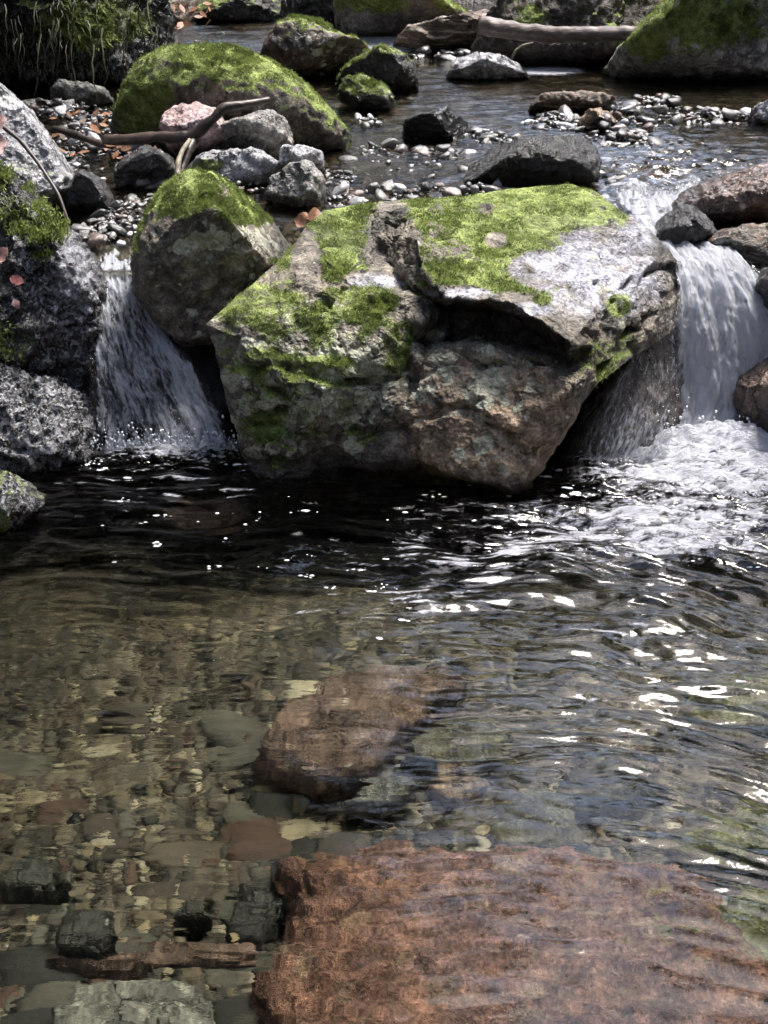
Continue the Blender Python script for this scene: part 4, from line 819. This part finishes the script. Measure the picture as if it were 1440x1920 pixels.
# ------------------------------------------------------------------ driftwood and leaves
def tube(name, pts, rad, mat, seed=1, n=12, sub=10, bumpy=.2, parent=None, **props):
    P = np.array(pts, float); t0 = np.linspace(0, 1, len(P)); t = np.linspace(0, 1, sub*(len(P)-1)+1)
    C = np.stack([np.interp(t, t0, P[:, k]) for k in range(3)], -1)
    for _ in range(4): C[1:-1] = .5*C[1:-1]+.25*(C[:-2]+C[2:])
    R = np.interp(t, np.linspace(0, 1, len(rad)), rad); T = np.gradient(C, axis=0); T /= np.linalg.norm(T, axis=1)[:, None]
    A = np.cross(T, [0.1, .3, 1]); A /= np.linalg.norm(A, axis=1)[:, None]; Bn = np.cross(T, A); a = np.linspace(0, 2*math.pi, n, endpoint=False)
    ring = np.cos(a)[None, :, None]*A[:, None] + np.sin(a)[None, :, None]*Bn[:, None]
    base = C[:, None] + ring*0; nz = fbm((C[:, None]+ring*R[:, None, None]).reshape(-1, 3)*22+seed, 3).reshape(len(C), n)
    V = (C[:, None] + ring*(R[:, None]*(1+bumpy*nz))[..., None]).reshape(-1, 3); F = grid_faces(len(C), n, True)
    V = np.concatenate([V, C[:1], C[-1:]]); e0, e1 = len(V)-2, len(V)-1; m0 = (len(C)-1)*n
    tri = np.concatenate([F[:, [0, 1, 2]], F[:, [0, 2, 3]], [[e0, k, (k+1) % n] for k in range(n)], [[e1, m0+(k+1) % n, m0+k] for k in range(n)]])
    return mk(name, V, tri, mat, parent=parent, flip_out=True, **props)
def px(lst): return [at_y(a, b, c) for a, b, c in lst]
tube('fallen_log', px([(900, 48, 6.6), (960, 58, 6.55), (1050, 66, 6.45), (1130, 64, 6.4), (1215, 62, 6.35)]), [.042, .04, .036, .034, .03], M_log, 3, 16, 14, .15, label='bare grey brown log lying across between two far boulders', category='log')
br = tube('driftwood_branch', px([(195, 262, 4.35), (240, 262, 4.33), (290, 256, 4.31), (330, 258, 4.29), (360, 258, 4.28), (400, 222, 4.28), (420, 200, 4.29), (460, 195, 4.31), (505, 187, 4.35)]), [.016, .017, .016, .018, .02, .015, .013, .011, .009], M_twig, 5, label='crooked dark driftwood branch in front of the domed mossy boulder', category='branch')
tube('twig', px([(364, 262, 4.28), (352, 285, 4.23), (342, 315, 4.19), (335, 345, 4.15)]), [.016, .013, .012, .008], M_twig, 6, parent=br)
tube('driftwood_branch', px([(356, 262, 4.23), (340, 285, 4.19), (333, 310, 4.15), (335, 345, 4.11), (318, 350, 4.09)]), [.007, .008, .009, .008, .004], M_twigp, 7, label='thin pale stick hanging from the crooked branch', category='stick')
tube('driftwood_branch', px([(100, 240, 4.7), (140, 252, 4.66), (180, 268, 4.6), (215, 275, 4.55)]), [.008, .013, .012, .008], M_twig, 8, label='short dark stick lying in the gravel left of the branch', category='stick')
tube('root', px([(-10, 225, 3.95), (40, 265, 3.9), (75, 310, 3.86), (110, 365, 3.8), (130, 420, 3.75)]), [.006, .006, .005, .005, .003], M_twig, 9, label='thin dark root crossing the pale bank rock', category='root')
tube('twig', px([(960, 110, 6.2), (966, 95, 6.2), (980, 85, 6.2), (1000, 80, 6.2)]), [.006, .005, .005, .003], M_twigp, 10, label='thin pale twig standing below the fallen log', category='twig')
def leaf(label, p, size, mat, seed, group=None, nrm=(0, -.4, 1), name='leaf'):
    r = np.random.default_rng(seed); n = Vector(nrm).normalized(); q = n.to_track_quat('Z', 'Y').to_matrix()@Matrix.Rotation(r.uniform(0, 6.28), 3, 'Z')
    k = 9; t = np.linspace(0, 1, k); w = np.sin(t*math.pi)**.8*.36*(1+.15*r.normal(size=k)); w[0] = w[-1] = .01
    up, lo = [], []
    V = np.concatenate([np.stack([t-.5, w, .12*np.sin(t*5+seed)+.12*w], -1), np.stack([t-.5, 0*t, .12*np.sin(t*5+seed)], -1), np.stack([t-.5, -w, .12*np.sin(t*5+seed)+.18*w], -1)])*size
    V = np.concatenate([V, V-np.array([0, 0, .0012])]); V = V@np.array(q).T + np.array(p)
    F = [];
    for o, s in ((0, 1), (3*k, -1)):
        for a in range(2):
            for b in range(k-1):
                f = [o+a*k+b, o+(a+1)*k+b, o+(a+1)*k+b+1, o+a*k+b+1]; F.append(f if s < 0 else f[::-1])
    o = mk(name, V, np.array(F), mat, label=label, category='leaf', group=group or 'fallen leaves')
    if group: o['group'] = group
    return o
leaf('bright red leaf at the upper left frame edge on the pale bank rock', at_y(-10, 228, 3.84), .07, M_leafr, 1, nrm=(.5, -.7, .6))
leaf('orange red leaf on the pale bank rock below the bright red one', at_y(-6, 268, 3.82), .07, M_leafr, 2, nrm=(.4, -.8, .5))
leaf('dark red leaf on the mossy wet bank rock', at_y(0, 478, 3.30), .05, M_leafr, 3, nrm=(.5, -.7, .5))
leaf('pink leaf on the wet bank beside the left fall', at_y(32, 525, 3.30), .036, M_leafr, 4, nrm=(.3, -.9, .4))
leaf('small pink leaf hanging below the pink one on the wet bank', at_y(30, 570, 3.29), .026, M_leafr, 5, nrm=(.3, -.9, .3))
leaf('orange leaf wedged behind the left shoulder of the large boulder', at_y(590, 404, 3.76), .05, M_leafo, 6, nrm=(-.1, -.6, .8))
leaf('brown leaf stuck beside the orange leaf behind the large boulder', at_y(566, 412, 3.76), .05, M_leafo, 7, nrm=(.3, -.7, .6))
leaf('tan leaf on top of the domed mossy boulder', at_y(490, 188, 4.75), .07, M_leafy, 8, nrm=(0, -.8, .6))
leaf('rusty leaf caught in the driftwood branch', at_y(205, 265, 4.5), .05, M_leafo, 9, nrm=(.2, -.8, .5))
leaf('curled rusty leaf in the litter under the driftwood branch', at_y(235, 275, 4.48), .045, M_leafo, 10, nrm=(-.2, -.8, .5))
for k, (a, b, lab) in enumerate([(185, 1588, 'pale curved leaf under water left of the middle'), (268, 1745, 'pale yellow leaf under water beside the black squarish stone'), (440, 1755, 'small white leaf under water near the corner of the large red boulder'), (62, 1722, 'pale yellow leaf under water at the left edge'), (905, 1555, 'cream leaf afloat behind the large red boulder')]):
    p = at_bed(a, b, -.2 if k != 4 else -.012); leaf(lab, p, .02 if k != 4 else .028, M_leafy, 30+k, nrm=(.1, -.2, 1))

# strands of moss and roots that hang from the overhanging bank
M_root = leaf_mat('hanging_root', (.014, .014, .009), (.17, .175, .11), .1, .3)
def strands():
    r = np.random.default_rng(91); bank = bpy.data.objects['mossy_bank']; Vs, Fs, T = [], [], []; nv = 0
    for k in range(60):
        u0 = r.uniform(-20, 300); v0 = r.uniform(-10, 90); ln = r.uniform(25, 130); y = 5.35 + (u0-150)**2*6e-6
        m = 7; t = np.linspace(0, 1, m); C = at_y(u0 + np.cumsum(r.normal(size=m))*3.6, v0+t*ln, np.full(m, y - .02) - .05*np.sin(t*3)); w = (.0012+.0035*r.uniform()**3)*(1-.7*t)*(1+.4*r.normal(size=m))
        a = np.linspace(0, 2*math.pi, 4, endpoint=False); V = (C[:, None] + (np.stack([np.cos(a), np.sin(a), 0*a], -1)[None]*w[:, None, None])).reshape(-1, 3)
        Vs.append(V); Fs.append(grid_faces(m, 4, True)+nv); nv += len(V); T.append(np.full(len(V), r.uniform(0, 1)**2*.8))
    mk('hanging_roots', np.concatenate(Vs), np.concatenate(Fs), M_root, parent=bank, attrs={'tone': np.concatenate(T)}, kind='stuff')
strands()

def litter():
    r = np.random.default_rng(55); Vs, Fs, T = [], [], []; nv = 0
    for k in range(70):
        a, b = (r.uniform(90, 300), r.uniform(210, 300)) if k < 45 else (r.uniform(300, 400), r.uniform(5, 60))
        p = at_z(a, b, .47+.03*r.uniform() if k < 45 else .55); L = r.uniform(.012, .026)*(1 if k < 45 else 1.5); n = Vector((r.normal()*.5, -.4+r.normal()*.4, 1)).normalized(); q = np.array(n.to_track_quat('Z', 'Y').to_matrix()@Matrix.Rotation(r.uniform(0, 6.28), 3, 'Z'))
        V = np.array([[-1, 0, 0], [-.3, .45, .15], [.4, .35, .12], [1, 0, .2], [.4, -.35, .2], [-.3, -.45, .1]])*L; V = V@q.T + p
        Vs.append(V); Fs.append(np.array([[0, 1, 2, 3], [0, 3, 4, 5]])+nv); nv += 6; T.append(np.full(6, r.uniform(0, .95)))
    mk('leaf_litter', np.concatenate(Vs), np.concatenate(Fs), M_litter, attrs={'tone': np.concatenate(T)}, kind='stuff')
M_litter = leaf_mat('dead_leaf', (.06, .035, .02), (.42, .2, .11), .15)
litter()
